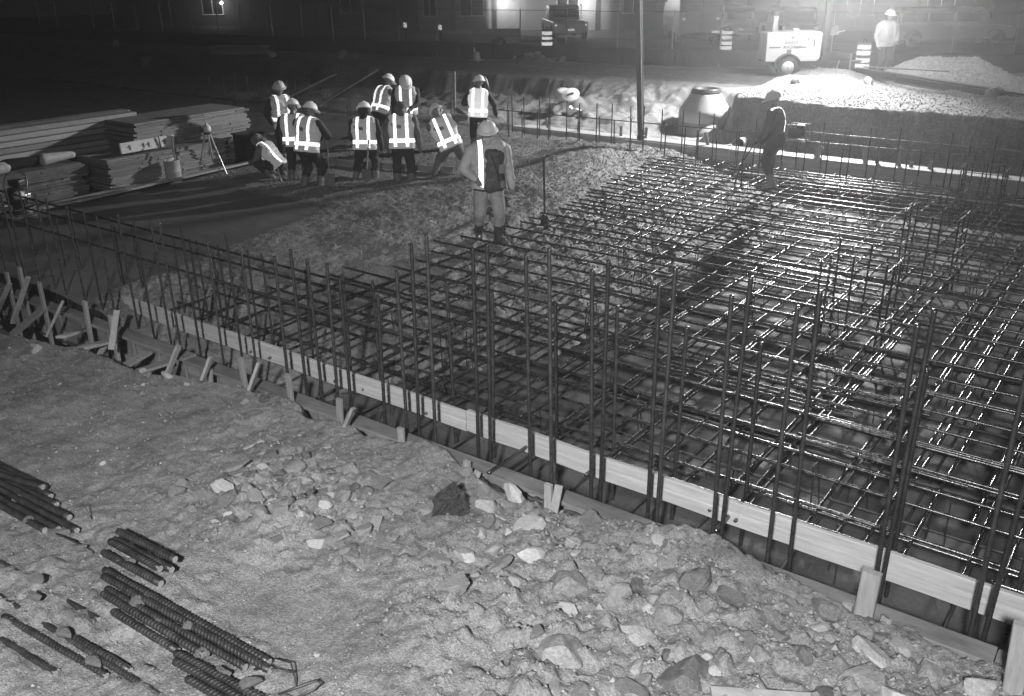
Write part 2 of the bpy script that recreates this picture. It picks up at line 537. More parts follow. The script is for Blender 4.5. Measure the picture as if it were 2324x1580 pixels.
def ter_h(x, y):
    yb = np.interp(x, [-60, -30, -21, -16.4, -13.7, -12.6, -11.2, -10, -8.7, -3.5, 3], [21.8, 22, 22.5, 22.5, 22.3, 25.6, 25.6, 22.7, 22.65, 22.7, 22.8])
    yt = np.interp(x, [-60, -30, -21, -16.4, -13.7, -12.6, -11.2, -10, -8.7, -3.5, 3], [26.8, 27, 27.3, 28, 28.2, 27.6, 26.6, 23.5, 23.3, 23.3, 23.4])
    yb = yb + 0.35 * fbm(x * 0.8, y * 0.2, 4, 21)
    yt = yt + 0.45 * fbm(x * 0.9, y * 0.25, 4, 22) + 0.16 * fbm(x * 3.6, y * 1.0, 3, 28)
    t = np.clip((y - yb) / (yt - yb), 0, 1)
    left = ss(-16.0, -17.6, x)
    right = ss(-11.4, -10.4, x)
    mid = 1 - left - right
    prof_l = np.interp(t, [0, 0.15, 0.5, 0.80, 0.84, 0.89, 1.0], [0, 0.12, 0.24, 0.34, 0.45, 0.96, 1.0])
    prof_r = np.interp(t, [0, 0.3, 0.62, 0.78, 0.84, 1.0], [0, 0.10, 0.22, 0.34, 0.97, 1.0])
    prof_m = np.interp(t, [0, 0.2, 0.55, 0.8, 0.9, 1.0], [0, 0.14, 0.50, 0.74, 0.92, 1.0])
    prof = prof_l * left + prof_r * right + prof_m * mid
    floor = np.where(x < -18.15, -0.02, -0.66)
    floor = np.where(y > 20.9, -0.34, floor)
    floor = np.where((y > 20.9) & (x < -18.15), np.interp(y, [20.9, 22], [-0.02, -0.25]), floor)
    top = 0.80 + 0.0 * x
    top = np.where(y > 38, np.interp(y, [38, 48, 60, 90], [0.8, 0.42, 0.3, 0.2]), top)
    lowr = ss(-8.6, -6.4, x)
    top = top + ss(-11.2, -10.0, x) * (np.interp(y, [22.9, 24.5, 28.8, 30.6], [0.30, 0.34, 0.44, 0.0]) * (1 - lowr) + np.interp(y, [22.9, 25.2, 27.3, 28.9], [0.30, 0.32, 0.30, 0.0]) * lowr)
    z = floor + (top - floor) * prof
    # spoil berm to the right of the manhole
    berm = ss(-11.0, -9.4, x) * np.exp(-(((y - 28.6) / 1.7) ** 2)) * (0.10 * (1 - ss(-8.6, -6.4, x)) + 0.14 * fbm(x * 0.9, y * 0.9, 3, 31))
    berm2 = ss(-9.6, -8.4, x) * np.exp(-(((y - 26.3) / 0.8) ** 2)) * 0.05
    z = z + (berm + berm2) * ss(0.4, 1.0, prof)
    wall = 4 * prof * (1 - prof)
    rough = np.clip(0.25 + wall + berm * 1.5, 0, 1.3)
    outside = ss(20.9, 22.3, y) * ss(34, 31, y)
    c, cid = cell(x * 2.6, y * 2.6, 55)
    z = z + outside * (rough * (0.18 * fbm(x * 1.5, y * 1.5, 5, 23) + 0.07 * fbm(x * 6, y * 6, 3, 24)) + 0.14 * rough * (cid - 0.4) * np.clip(1 - c, 0, 1))
    flat = np.where((y < 20.9) & (x > -18.1), 0.35, 1.0)
    z = z + flat * (0.03 * fbm(x * 2.2, y * 2.2, 5, 25) + 0.012 * fbm(x * 9, y * 9, 3, 26))
    # stony ridge by the road
    z = z + 0.28 * np.exp(-(((x + 22.0) / 0.9) ** 2 + ((y - 31.1) / 0.35) ** 2)) * (0.7 + 0.6 * vn(x * 6, y * 6, 4))
    # talus under the plastic caps
    z = z + 0.30 * np.exp(-(((x + 16.3) / 0.5) ** 2 + ((y - 25.3) / 0.5) ** 2)) * (1 - left * 0.0)
    return z

def ter_z(x, y):
    return float(ter_h(np.array([float(x)]), np.array([float(y)]))[0])

xs = spaced((-90, -30, 1.2), (-30, -23, 0.2), (-23, 2.5, 0.07), (2.5, 24, 1.0))
ys = spaced((6.0, 20.8, 0.16), (20.8, 30.6, 0.07), (30.6, 34, 0.14), (34, 48, 0.7), (48, 120, 6))
def soil_sel(x, y, z):
    pit = (y < 21.1) | ((y < 23.3) & (z < -0.2))
    road = (y > 33.6) & (x < 30)
    far_road = y > np.interp(x, [-90, -50, -32, -21, -16, -7, 5], [29.6, 29.8, 31, 32.8, 33.2, 36.2, 40])
    return np.where(pit, 1, np.where(far_road, 2, 0))
gnd = struct(grid('ground', xs, ys, ter_h, M['far_soil'], m2=M['pit'], sel=soil_sel))
gnd.data.materials.append(M['asphalt'])

def conc_edge(y):
    return np.interp(y, [6.0, 6.8, 8.3, 10.1, 12.3, 15, 19, 21], [-12.0, -11.5, -10.7, -10.0, -10.1, -10.0, -10.3, -10.5]) + 0.0

def smooth_mask(x, y):
    w = 0.35 * fbm(x * 0.9, y * 0.9, 3, 61)
    return ss(0.25, -0.35, (x + 12.7) + 0.22 * (y - 9) + w) * ss(12.6, 11.6, y + w)

def conc_h(x, y):
    d = x - conc_edge(y) + 0.35 * fbm(x * 0.8, y * 0.8, 3, 51)
    z = np.interp(d, [-4.5, -1.6, -0.8, 0.0, 0.8, 1.9, 3.2, 4.2], [0.07, 0.10, 0.08, 0.0, -0.16, -0.38, -0.60, -0.78])
    z = z + 0.24 * np.exp(-(((x + 11.7) / 1.1) ** 2 + ((y - 18.3) / 1.6) ** 2)) + 0.10 * np.exp(-(((x + 11.3) / 0.8) ** 2 + ((y - 13.2) / 2.2) ** 2))
    z = z - 0.05 * smooth_mask(x, y)
    rough = 1 - smooth_mask(x, y)
    crew = ss(-12.5, -14, x) * ss(12, 13, y)
    rough = rough * (1 - 0.55 * crew)
    c, cid = cell(x * 9.0, y * 9.0, 71)
    c2, cid2 = cell(x * 20.0, y * 20.0, 72)
    z = z + rough * (0.10 * fbm(x * 1.3, y * 1.3, 4, 52) + 0.024 * fbm(x * 4.5, y * 4.5, 4, 53) + 0.03 * (cid - 0.4) * np.clip(1.1 - c, 0, 1) + 0.022 * (cid2 - 0.2) * np.clip(1 - c2, 0, 1))
    z = z + (1 - rough) * (0.010 * fbm(x * 1.0, y * 3.5, 3, 54) + 0.003 * fbm(x * 9, y * 9, 3, 55))
    return z

xs = spaced((-18.06, -13.0, 0.045), (-13.0, -6.0, 0.03))
ys = spaced((6.14, 15, 0.03), (15, 20.9, 0.04))
conc = struct(grid('fresh_concrete', xs, ys, conc_h, M['concrete_wet'], m2=M['concrete_smooth'], sel=lambda x, y, z: smooth_mask(x, y) > 0.5))

def conc_z(x, y):
    return float(conc_h(np.array([float(x)]), np.array([float(y)]))[0])

# ================================================================== REBAR
def ribbed_mesh(name, L, r, pitch, m, n=8, lug=1.16, tilt=0.5):
    k = int(L / pitch)
    th = np.linspace(0, 2 * PI, n, endpoint=False)
    rings = []
    for i in range(k):
        x0 = -L / 2 + i * pitch
        for fr, rr in ((0.0, 1.0), (0.30, 1.0), (0.42, lug), (0.62, lug), (0.74, 1.0)):
            xx = x0 + fr * pitch + tilt * r * np.cos(th) * 0.5
            rings.append(np.stack([xx, r * rr * np.cos(th), r * rr * np.sin(th)], -1))
    V = np.concatenate(rings)
    nr = len(rings)
    me = bpy.data.meshes.new(name)
    I, K = np.meshgrid(np.arange(nr - 1), np.arange(n), indexing='ij')
    a = I * n + K
    b = I * n + (K + 1) % n
    q = np.stack([a, b, b + n, a + n], -1).reshape(-1, 4)
    faces = q.tolist() + [list(range(n - 1, -1, -1)), [(nr - 1) * n + t for t in range(n)]]
    me.from_pydata(V.tolist(), [], faces)
    me.materials.append(m)
    me.polygons.foreach_set('use_smooth', np.r_[np.full(len(q), True), False, False])
    me.update()
    return me

def rmesh_light(name, L, r, pitch, m, n=6):
    k = int(L / pitch)
    th = np.linspace(0, 2 * PI, n, endpoint=False)
    rings = []
    for i in range(k):
        for fr, rr in ((0.0, 1.0), (0.5, 1.17)):
            rings.append(np.stack([-L / 2 + (i + fr) * pitch + 0.25 * r * np.cos(th), r * rr * np.cos(th), r * rr * np.sin(th)], -1))
    V = np.concatenate(rings)
    nr = len(rings)
    me = bpy.data.meshes.new(name)
    I, K = np.meshgrid(np.arange(nr - 1), np.arange(n), indexing='ij')
    a = I * n + K
    b = I * n + (K + 1) % n
    q = np.stack([a, b, b + n, a + n], -1).reshape(-1, 4)
    me.from_pydata(V.tolist(), [], q.tolist() + [list(range(n - 1, -1, -1)), [(nr - 1) * n + t for t in range(n)]])
    me.materials.append(m)
    me.polygons.foreach_set('use_smooth', np.full(len(me.polygons), True))
    me.update()
    return me

bar_long = rmesh_light('long_bar', 17.0, 0.016, 0.022, M['steel'], 7)
bar_cross = rmesh_light('cross_bar', 14.3, 0.0150, 0.022, M['steel'], 7)
M['low'] = mat('shade-darkened muddy bar', 0.06, 0.6, metal=0.2, var=0.4)  # lower layer's shade put into the colour, a darker copy of the bar steel
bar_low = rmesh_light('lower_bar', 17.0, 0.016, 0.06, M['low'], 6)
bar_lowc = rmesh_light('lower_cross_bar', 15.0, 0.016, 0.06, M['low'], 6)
bar_lap = rmesh_light('lap_bar', 2.4, 0.0165, 0.022, M['steel'], 7)
bar_vert = rmesh_light('upright_bar', 2.6, 0.0175, 0.022, M['rust'], 8)
bar_thin = rmesh_light('thin_upright_bar', 1.9, 0.0135, 0.03, M['rust'], 6)
bar_tie = rmesh_light('tie_bar', 0.75, 0.008, 0.02, M['steel'], 6)

mat_t = thing('rebar_mat', 'wide two-layer mat of crossing ribbed steel bars over the dark pit floor', 'rebar mat', (-4, 13.5, -0.6))
def rel(root, p):
    return ROOTM[root.name].inverted() @ Vector(p)

AY = [6.70, 7.01, 7.55, 7.86, 8.17, 8.70, 9.10, 9.50, 9.95, 10.42, 10.94, 11.45, 11.95, 12.42, 12.88, 13.35, 13.66, 14.1, 14.53, 14.85, 15.13, 15.45, 15.74, 16.0, 16.24, 16.63, 17.0, 17.4, 17.75, 18.15, 18.5, 18.9, 19.2, 19.5, 19.8, 20.1, 20.35]
for i, y in enumerate(AY):
    inst('bar', bar_long, mat_t, rel(mat_t, (-4.3 + random.uniform(-0.5, 0.5), y, 0.0 + random.uniform(-0.008, 0.008))), (random.uniform(0, 6), random.uniform(-0.0015, 0.0015), random.uniform(-0.004, 0.004)))
BX = [-12.3, -11.6, -11.1, -10.5, -10.0, -9.4, -8.95, -8.55, -8.17, -7.58, -7.42, -6.95, -6.64, -6.3, -5.99, -5.5, -5.05, -4.62, -4.15, -3.85, -3.5, -3.05, -2.72, -2.47, -1.93, -1.67, -1.40, -1.14, -0.72, -0.4, 0.05, 0.5, 1.0, 1.5, 2.0, 2.6, 3.2]
for i, x in enumerate(BX):
    inst('bar', bar_cross, mat_t, rel(mat_t, (x, 13.68 + random.uniform(-0.12, 0.1), -0.037 + random.uniform(-0.006, 0.004))), (random.uniform(0, 6), random.uniform(-0.001, 0.001), PI / 2 + random.uniform(-0.006, 0.006)))
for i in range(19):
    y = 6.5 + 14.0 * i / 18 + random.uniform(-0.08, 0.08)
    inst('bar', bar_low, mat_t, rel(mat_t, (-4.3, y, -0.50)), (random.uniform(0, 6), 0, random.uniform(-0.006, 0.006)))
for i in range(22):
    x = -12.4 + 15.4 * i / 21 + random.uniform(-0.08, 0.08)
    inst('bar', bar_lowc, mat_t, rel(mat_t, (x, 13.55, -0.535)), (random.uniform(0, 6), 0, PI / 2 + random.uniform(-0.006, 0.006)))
for i in range(52):                                                  # lapped second bars tied beside the first ones
    if i % 3:
        y = random.choice(AY[:18])
        x = random.uniform(-6.5, 1.5)
        inst('bar', bar_lap, mat_t, rel(mat_t, (x, y + random.choice((-1, 1)) * 0.045, 0.0 if random.random() < 0.6 else -0.075)), (random.uniform(0, 6), 0, random.uniform(-0.01, 0.01)))
    else:
        x = random.choice(BX[10:30])
        inst('bar', bar_lap, mat_t, rel(mat_t, (x + random.choice((-1, 1)) * 0.05, random.uniform(6.9, 12), -0.037)), (random.uniform(0, 6), 0, PI / 2 + random.uniform(-0.01, 0.01)))
sp_me = MB().tube([(-0.1, 0, 0), (-0.06, 0, 0.46), (0.06, 0, 0.46), (0.1, 0, 0)], 0.007, 5).mesh('bar_chair')
sp_me.materials.append(M['wire'])
for i in range(64):
    x, y = random.uniform(-9, 2), random.uniform(6.8, 20)
    inst('bar_chair', sp_me, mat_t, rel(mat_t, (x, y, -0.57)), (random.uniform(-0.1, 0.1), 0, random.uniform(0, 3)), (1, 1, 1.12))

# ---- row of tall starter bars along the near form
NEARBARS = [(-15.06,'B',0.99),(-14.14,'F',1.35),(-14.1,'B',0.87),(-13.93,'F',1.45),(-13.69,'B',1.0),(-13.6,'F',1.47),(-13.13,'F',1.48),(-12.77,'F',1.48),(-12.55,'B',1.09),(-12.45,'B',0.95),(-12.33,'F',1.41),(-11.96,'B',1.02),(-11.81,'F',1.42),(-11.5,'F',1.4),(-11.02,'F',1.49),(-10.99,'B',1.04),(-10.65,'B',1.05),(-10.61,'F',1.45),(-10.5,'B',1.05),(-10.28,'F',1.52),(-10.13,'B',0.93),(-10.04,'F',1.53),(-9.96,'B',1.08),(-9.63,'F',1.54),(-9.38,'B',1.1),(-9.15,'F',1.43),(-9.10,'B',1.1),(-8.73,'F',1.59),(-8.49,'F',1.41),(-8.35,'B',1.03),(-7.94,'F',1.45),(-7.68,'F',1.57),(-7.62,'B',1.12),(-7.41,'F',1.51),(-7.14,'B',1.14),(-7.1,'F',1.51),(-6.9,'F',1.4),(-6.32,'F',1.33),(-6.08,'F',1.62),(-6.03,'B',1.31),(-5.82,'F',1.96),(-5.62,'F',2.07),(-5.41,'B',1.33),(-5.1,'F',2.02),(-4.92,'F',2.09),(-4.64,'B',1.39),(-4.49,'F',2.06),(-4.23,'F',2.17),(-3.95,'B',1.48),(-3.81,'F',2.05),(-3.65,'F',2.16),(-3.25,'B',1.42),(-3.15,'F',2.05),(-3.04,'F',2.21),(-2.55,'B',1.44),(-2.54,'F',2.09),(-2.42,'F',2.25),(-2.04,'F',2.1),(-1.9,'F',2.24),(-1.24,'B',1.52),(-1.21,'F',2.15),(-1.13,'F',2.26),(-0.52,'F',2.2),(-0.36,'F',2.25),(-0.3,'B',1.5),(0.2,'F',2.2),(0.75,'F',2.2),(1.3,'F',2.2),(1.9,'F',2.2),(-14.6,'F',1.4),(-15.2,'F',1.4),(-15.8,'F',1.4),(-16.5,'F',1.4)]
near_cage = thing('starter_bar_row', 'row of tall ribbed starter bars standing inside the near timber form', 'starter bars', (-7, 6.4, -0.6))
for x, w, zt in NEARBARS:
    y = (6.22 if w == 'F' else 6.95) + random.uniform(-0.03, 0.03)
    s = (zt + 0.62) / 2.6
    lx = random.uniform(-0.022, 0.022)
    ly = random.uniform(-0.02, 0.02)
    o = inst('upright_bar', bar_vert if w == 'F' or x > -7 else bar_thin, near_cage, rel(near_cage, (x - lx * 1.3 * s, y, zt - 1.3 * s if True else 0)), (ly, -PI / 2 + lx, random.uniform(0, 6) * 0), (s, 1, 1))
    if o.data is bar_thin:
        s = (zt + 0.45) / 1.9
        o.scale = (s, 1.1, 1.1)
        o.location = rel(near_cage, (x, y, zt - 0.95 * s))
    elif x < -8:
        o.scale = (s, 0.8, 0.8)
hb = rmesh_light('side_bar', 12.0, 0.015, 0.03, M['rust'], 6)
for (x, y, z, sc, tl) in ((-11.5, 6.27, 0.92, 0.95, 0.0), (-10.6, 6.92, 1.02, 1.0, 0.004), (-11.0, 6.86, 0.90, 0.9, -0.003), (-3.0, 6.16, -0.30, 1.0, 0.0), (-3.0, 6.30, -0.46, 1.0, 0.002), (-3.0, 6.9, -0.25, 1.0, 0.0)):
    inst('side_bar', hb, near_cage, rel(near_cage, (x, y, z)), (0, tl, random.uniform(-0.003, 0.003)), (sc, 1, 1))

far_cage = thing('starter_bar_row', 'long row of thin starter bars standing along the far pale timber form', 'starter bars', (-8, 20.5, -0.5))
x = -15.3
k = 0
while x < 2.5:
    y, zt = ((20.62, 1.10), (20.25, 0.80))[k % 2]
    zt += random.uniform(-0.05, 0.06)
    s = (zt + 0.5) / 1.9
    lx = random.uniform(-0.02, 0.02)
    inst('upright_bar', bar_thin, far_cage, rel(far_cage, (x, y + random.uniform(-0.04, 0.04), zt - 0.95 * s)), (random.uniform(-0.02, 0.02), -PI / 2 + lx, 0), (s, 1, 1))
    x += random.choice((0.16, 0.2, 0.26, 0.31)) * (1.0 if x < -6 else 1.15)
    k += 1
for i in range(22):
    xx = -30.0 + 14.3 * i / 21 + random.uniform(-0.2, 0.2)
    zt = random.choice((0.55, 0.8, 0.95, 1.05))
    s = (zt + 0.3) / 1.9
    inst('upright_bar', bar_thin, far_cage, rel(far_cage, (xx, 21.0 + random.uniform(-0.2, 0.2), zt - 0.95 * s)), (random.uniform(-0.04, 0.04), -PI / 2 + random.uniform(-0.05, 0.05), 0), (s, 0.9, 0.9))
hb2 = rmesh_light('far_side_bar', 9.0, 0.013, 0.03, M['steel'], 6)
for (x, y, z, tl) in ((-3.2, 20.55, 0.70, -0.012), (-3.0, 20.7, 0.83, 0.004), (-3.3, 21.35, 0.74, -0.006), (-11.5, 20.55, 0.72, -0.006)):
    inst('side_bar', hb2, far_cage, rel(far_cage, (x, y, z)), (0, tl, random.uniform(-0.004, 0.004)))

def column_cage(x, y, w, d, z0, z1, label, nties):
    t = thing('column_cage', label, 'rebar cage', (x, y, z0), random.uniform(-0.03, 0.03), 'column starter cages in the mat')
    H = z1 - z0
    for (px, py) in ((-1, -1), (0, -1), (1, -1), (1, 0), (1, 1), (0, 1), (-1, 1), (-1, 0)):
        s = (H + random.uniform(-0.12, 0.1)) / 1.9
        inst('upright_bar', bar_thin, t, (px * w / 2, py * d / 2, 0.95 * s), (random.uniform(-0.02, 0.02), -PI / 2 + random.uniform(-0.02, 0.02), 0), (s, 1, 1))
    for i in range(nties):
        z = H * (0.32 + 0.62 * i / max(1, nties - 1))
        for (px, py, rz, ln) in ((0, -d / 2 - 0.02, 0, w), (0, d / 2 + 0.02, 0, w), (-w / 2 - 0.02, 0, PI / 2, d), (w / 2 + 0.02, 0, PI / 2, d)):
            inst('tie_bar', bar_tie, t, (px, py, z + random.uniform(-0.008, 0.008)), (0, 0, rz), ((ln + 0.08) / 0.75, 1, 1))
    return t
column_cage(-3.12, 19.75, 0.75, 0.6, -0.55, 0.72, 'farthest square column cage of thin bars beside the far pale form', 5)
column_cage(-3.0, 15.45, 0.8, 0.7, -0.55, 0.78, 'middle column cage of thin bars standing in the rebar mat', 4)
column_cage(-3.25, 12.35, 0.85, 0.75, -0.55, 0.72, 'nearest column cage of thin bars standing in the mat, behind the tall starter bars', 2)

# ================================================================== NEAR TIMBER FORM
form = thing('timber_form', 'near edge form of dirty planks, stakes and braces between bank and rebar', 'formwork', (-7, 6.0, -0.7))
x = -18.0
while x < 2.0:                                                       # top planks, end to end
    L = random.choice((1.6, 2.2, 2.6, 3.1))
    dz = random.uniform(-0.012, 0.012)
    MB().beam((x + 0.004, 5.98 + random.uniform(-0.012, 0.012), -0.10 + dz), (x + L - 0.004, 5.98 + random.uniform(-0.012, 0.012), -0.10 + dz + random.uniform(-0.01, 0.01)), 0.20, 0.042).build('plank', M['wood_dirty'], form, world=True)
    x += L
x = -18.0
while x < 2.0:                                                       # the boards of the form's face
    L = random.choice((1.2, 1.22, 2.4))
    for j, (z0, z1) in enumerate(((-0.40, -0.125), (-0.70, -0.408))):
        MB().box((x + L / 2, 6.10 + random.uniform(-0.006, 0.004), (z0 + z1) / 2), (L - 0.012, 0.026, z1 - z0)).build('form_board', M['wood_dirty'], form, world=True)
    x += L
for i in range(34):
    xx = -17.7 + i * 0.61 + random.uniform(-0.05, 0.05)
    MB().beam((xx, 6.055, -0.72), (xx, 6.055, -0.128), 0.085, 0.04, up=(0, 1, 0)).build('stud', M['wood_dirty'], form, world=True)
STAKES = [(-13.73,5.95,0.29,-13.76),(-13.28,5.95,0.45,-13.35),(-12.77,5.95,0.32,-12.81),(-11.6,5.95,0.27,-11.68),(-11.01,5.95,0.19,-11.03),(-8.94,5.95,-0.05,-9.04),(-8.29,5.95,0.26,-8.27),(-7.47,5.95,0.26,-7.47),(-6.67,5.95,0.18,-6.72),(-5.79,5.95,0.10,-5.79),(-4.93,5.95,0.0,-4.96),(-3.98,5.95,0.08,-3.99),(-1.29,5.86,0.0,-1.29),(-15.0,5.95,0.3,-15.1),(-14.4,5.95,0.2,-14.4)]
for (x, y, z, xb) in STAKES:
    MB().beam((xb, 5.86, -0.75), (x, 5.855, z), 0.075, 0.04, up=(0, 1, 0)).build('stake', M['wood_z'], form, world=True)
MB().beam((-1.18, 5.84, -0.6), (-1.16, 5.86, 0.34), 0.135, 0.06, up=(0, 1, 0)).build('stake', M['wood_z'], form, world=True)
BRACES = [(-13.57,0.16,-13.83,5.62,-0.38),(-12.94,0.38,-13.17,5.62,-0.25),(-12.08,0.19,-12.18,5.6,-0.22),(-10.71,0.34,-10.52,5.6,-0.02),(-11.10,-0.19,-11.0,5.55,-0.36),(-9.43,0.15,-9.70,5.65,-0.48),(-8.80,0.15,-8.94,5.65,-0.36),(-7.88,0.32,-7.98,5.68,-0.10),(-6.40,0.17,-6.54,5.70,-0.24),(-4.75,-0.02,-4.78,5.72,-0.25),(-3.83,0.15,-3.81,5.72,-0.17),(-3.05,0.07,-3.06,5.72,-0.17),(-1.0,0.05,-1.02,5.76,-0.2),(-14.2,0.2,-14.5,5.6,-0.4)]
for (x, z, xb, yb, zb) in BRACES:
    MB().beam((xb, yb - 0.08, zb - 0.05), (x, 5.80, z), 0.075, 0.036, up=(0, 0.3, 1)).build('brace', M['wood_z'], form, world=True)
WIDE = [(-12.83,-0.03,-12.68,5.3,-0.28),(-11.8,-0.15,-11.3,5.3,0.0),(-11.01,-0.12,-11.0,5.25,-0.10),(-14.0,-0.1,-13.6,5.2,-0.1),(-9.86,-0.16,-9.92,5.35,-0.2),(-10.32,-0.14,-10.16,5.3,-0.22)]
for (x, z, xb, yb, zb) in WIDE:
    MB().beam((xb, yb, zb), (x, 5.9, z - 0.05), 0.14, 0.036, up=(0, 0, 1)).build('kicker_board', M['wood_z'], form, world=True)

# pale board hung inside the starter bars; a groove runs along the middle of its face
board = thing('key_board', 'pale grooved timber board running along the near starter bars', 'board', (-5, 6.5, -0.1))
xj = [-11.75, -8.9, -5.45, -4.35, -1.95, 0.2, 2.4]
zs = [(-0.1, 0.12), (-0.105, 0.115), (-0.11, 0.13), (-0.115, 0.12), (-0.13, 0.125), (-0.14, 0.125)]
for i in range(len(xj) - 1):
    a, b = xj[i] + 0.004, xj[i + 1] - 0.004
    z0, z1 = zs[i]
    h = z1 - z0
    zm = z0 + 0.52 * h
    sec = [(6.53, z0), (6.53, z1), (6.490, z1), (6.484, z1 - 0.006), (6.484, zm + 0.012), (6.496, zm + 0.006), (6.496, zm - 0.006), (6.480, zm - 0.012), (6.480, z0 + 0.006), (6.486, z0)]
    n = 8
    vs = []
    for k in range(n + 1):
        t = k / n
        w = 0.012 * math.sin(PI * t) * random.choice((1, -1)) if 0 < k < n else 0
        dz = 0.006 * math.sin(3 * PI * t + i)
        vs += [(a + (b - a) * t, yy + 0.006 * math.sin(4 * t + i), zz + dz) for yy, zz in sec]
    ns = len(sec)
    fs = [(k * ns + q, k * ns + (q + 1) % ns, (k + 1) * ns + (q + 1) % ns, (k + 1) * ns + q) for k in range(n) for q in range(ns)]
    fs += [tuple(range(ns)), tuple(n * ns + q for q in range(ns - 1, -1, -1))]
    MB().add(vs, fs).build('plank', M['wood_board'], board, world=True)

# ================================================================== FAR TIMBER FORM
ff = thing('timber_form', 'far edge form of pale planks running behind the thin starter bars', 'formwork', (-6, 21.1, -0.4))
x = -15.6
while x < 3.0:
    L = random.choice((2.4, 3.0, 3.6))
    dz = random.uniform(-0.012, 0.012)
    for (z0, z1, y, m) in ((0.045, 0.155, 21.02, 'wood_pale'), (-0.08, 0.038, 21.035, 'wood_pale'), (-0.30, -0.088, 21.06, 'wood')):
        MB().box((x + L / 2, y, (z0 + z1) / 2 + dz), (L - 0.01, 0.035, z1 - z0 - 0.004)).build('plank', M[m], ff, world=True)
    MB().box((x + L / 2, 21.15, 0.178 + dz), (L - 0.012, 0.22, 0.036)).build('plank', M['wood_pale'], ff, world=True)
    MB().box((x + L / 2 + 0.2, 21.42, 0.165 + dz), (L - 0.012, 0.26, 0.036)).build('plank', M['wood_pale'], ff, world=True)  # second flat plank added to thicken the bright band lit by the tower
    x += L
for (x, lean, h) in ((-6.98, 0.02, 0.34), (-7.1, 0.25, 0.24), (-5.72, -0.2, 0.34), (-5.6, 0.03, 0.36), (-5.05, -0.1, 0.40), (-4.85, 0, 0.1), (-4.5, 0.05, 0.16), (-9.5, -0.3, 0.3), (-11.5, 0.05, 0.28), (-12.2, 0.0, 0.25), (-3.0, 0.02, 0.14), (-13.6, 0.1, 0.25), (-14.4, -0.2, 0.25)):
    MB().beam((x, 21.28, -0.4), (x + lean, 21.30, 0.2 + h), 0.085, 0.04, up=(0, 1, 0)).build('stake', M['wood_z'], ff, world=True)
for (a, b) in (((-12.9, 21.35, 0.1), (-12.3, 22.2, 0.0)), ((-9.9, 21.4, 0.05), (-9.2, 21.6, 0.2)), ((-9.0, 21.5, -0.05), (-8.0, 22.0, 0.1)), ((-14.0, 21.35, 0.1), (-13.0, 21.4, 0.16))):
    MB().beam(a, b, 0.14, 0.04).build('kicker_board', M['wood'], ff, world=True)

# left end of the slab: long edge boards lying on the ground
le = thing('edge_board', 'long timber edge boards laid along the finished concrete, below the lumber stacks', 'edge boards', (-17.9, 11, 0))
for (a, b, w, z) in (((-17.95, 8.3, 0.09), (-18.15, 14.8, 0.12), 0.14, 0), ((-17.72, 9.2, 0.14), (-17.92, 13.9, 0.15), 0.09, 0), ((-18.3, 8.8, 0.05), (-18.45, 13.2, 0.06), 0.14, 0)):
    MB().beam(a, b, w, 0.045, jag=0.03).build('plank', M['wood'], le, world=True)

# ================================================================== PEOPLE
def capsule(p0, p1, r0, r1, n=12, k=4):
    """closed tapered capsule as (verts, faces)"""
    p0 = Vector(p0)
    p1 = Vector(p1)
    d = p1 - p0
    if d.length < 1e-5:
        d = Vector((0, 0, 1e-4))
    d.normalize()
    s = d.cross(Vector((0.31, 0.77, 0.55)))
    s.normalize()
    u = d.cross(s)
    vs = []
    rows = []
    for i in range(k + 1):
        a = -PI / 2 + (PI / 2) * i / k
        rows.append((p0 + d * (r0 * math.sin(a)), max(1e-4, r0 * math.cos(a))))
    for i in range(k + 1):
        a = (PI / 2) * i / k
        rows.append((p1 + d * (r1 * math.sin(a)), max(1e-4, r1 * math.cos(a))))
    for c, r in rows:
        for j in range(n):
            t = 2 * PI * j / n
            vs.append(c + (s * math.cos(t) + u * math.sin(t)) * r)
    fs = []
    for i in range(len(rows) - 1):
        for j in range(n):
            fs.append((i * n + j, i * n + (j + 1) % n, (i + 1) * n + (j + 1) % n, (i + 1) * n + j))
    fs.append(tuple(range(n - 1, -1, -1)))
    fs.append(tuple((len(rows) - 1) * n + j for j in range(n)))
    return vs, fs

def fuse(caps, voxel, smooth=3):
    mb = MB()
    for c in caps:
        v, f = capsule(*c[:4])
        mb.add(v, f)
    me = mb.mesh('fuse')
    o = bpy.data.objects.new('fuse', me)
    COL.objects.link(o)
    r = o.modifiers.new('r', 'REMESH')
    r.mode = 'VOXEL'
    r.voxel_size = voxel
    s = o.modifiers.new('s', 'SMOOTH')
    s.factor = 0.5
    s.iterations = smooth
    dg = bpy.context.evaluated_depsgraph_get()
    dg.update()
    out = bpy.data.meshes.new_from_object(o.evaluated_get(dg))
    out.materials.clear()
    bpy.data.objects.remove(o)
    bpy.data.meshes.remove(me)
    return out

def two_bone(a, c, l1, l2, pole):
    a = Vector(a)
    c = Vector(c)
    d = c - a
    L = min(d.length, (l1 + l2) * 0.995)
    d.normalize()
    c = a + d * L
    x = (l1 * l1 - l2 * l2 + L * L) / (2 * L)
    h = math.sqrt(max(0, l1 * l1 - x * x))
    p = Vector(pole)
    p = p - d * p.dot(d)
    if p.length < 1e-4:
        p = Vector((0, 1, 0))
    p.normalize()
    return a + d * x + p * h, c

def wrinkle(me, amp, freq, seed):
    nv = len(me.vertices)
    co = np.empty(nv * 3)
    no = np.empty(nv * 3)
    me.vertices.foreach_get('co', co)
    me.vertex_normals.foreach_get('vector', no)
    co = co.reshape(-1, 3)
    no = no.reshape(-1, 3)
    f = fbm(co[:, 0] * freq + co[:, 1] * freq * 0.7 + seed, co[:, 2] * freq * 1.4 + co[:, 1] * freq * 0.5, 3, seed)
    co = co + no * (f * amp)[:, None]
    me.vertices.foreach_set('co', co.ravel())
    me.update()

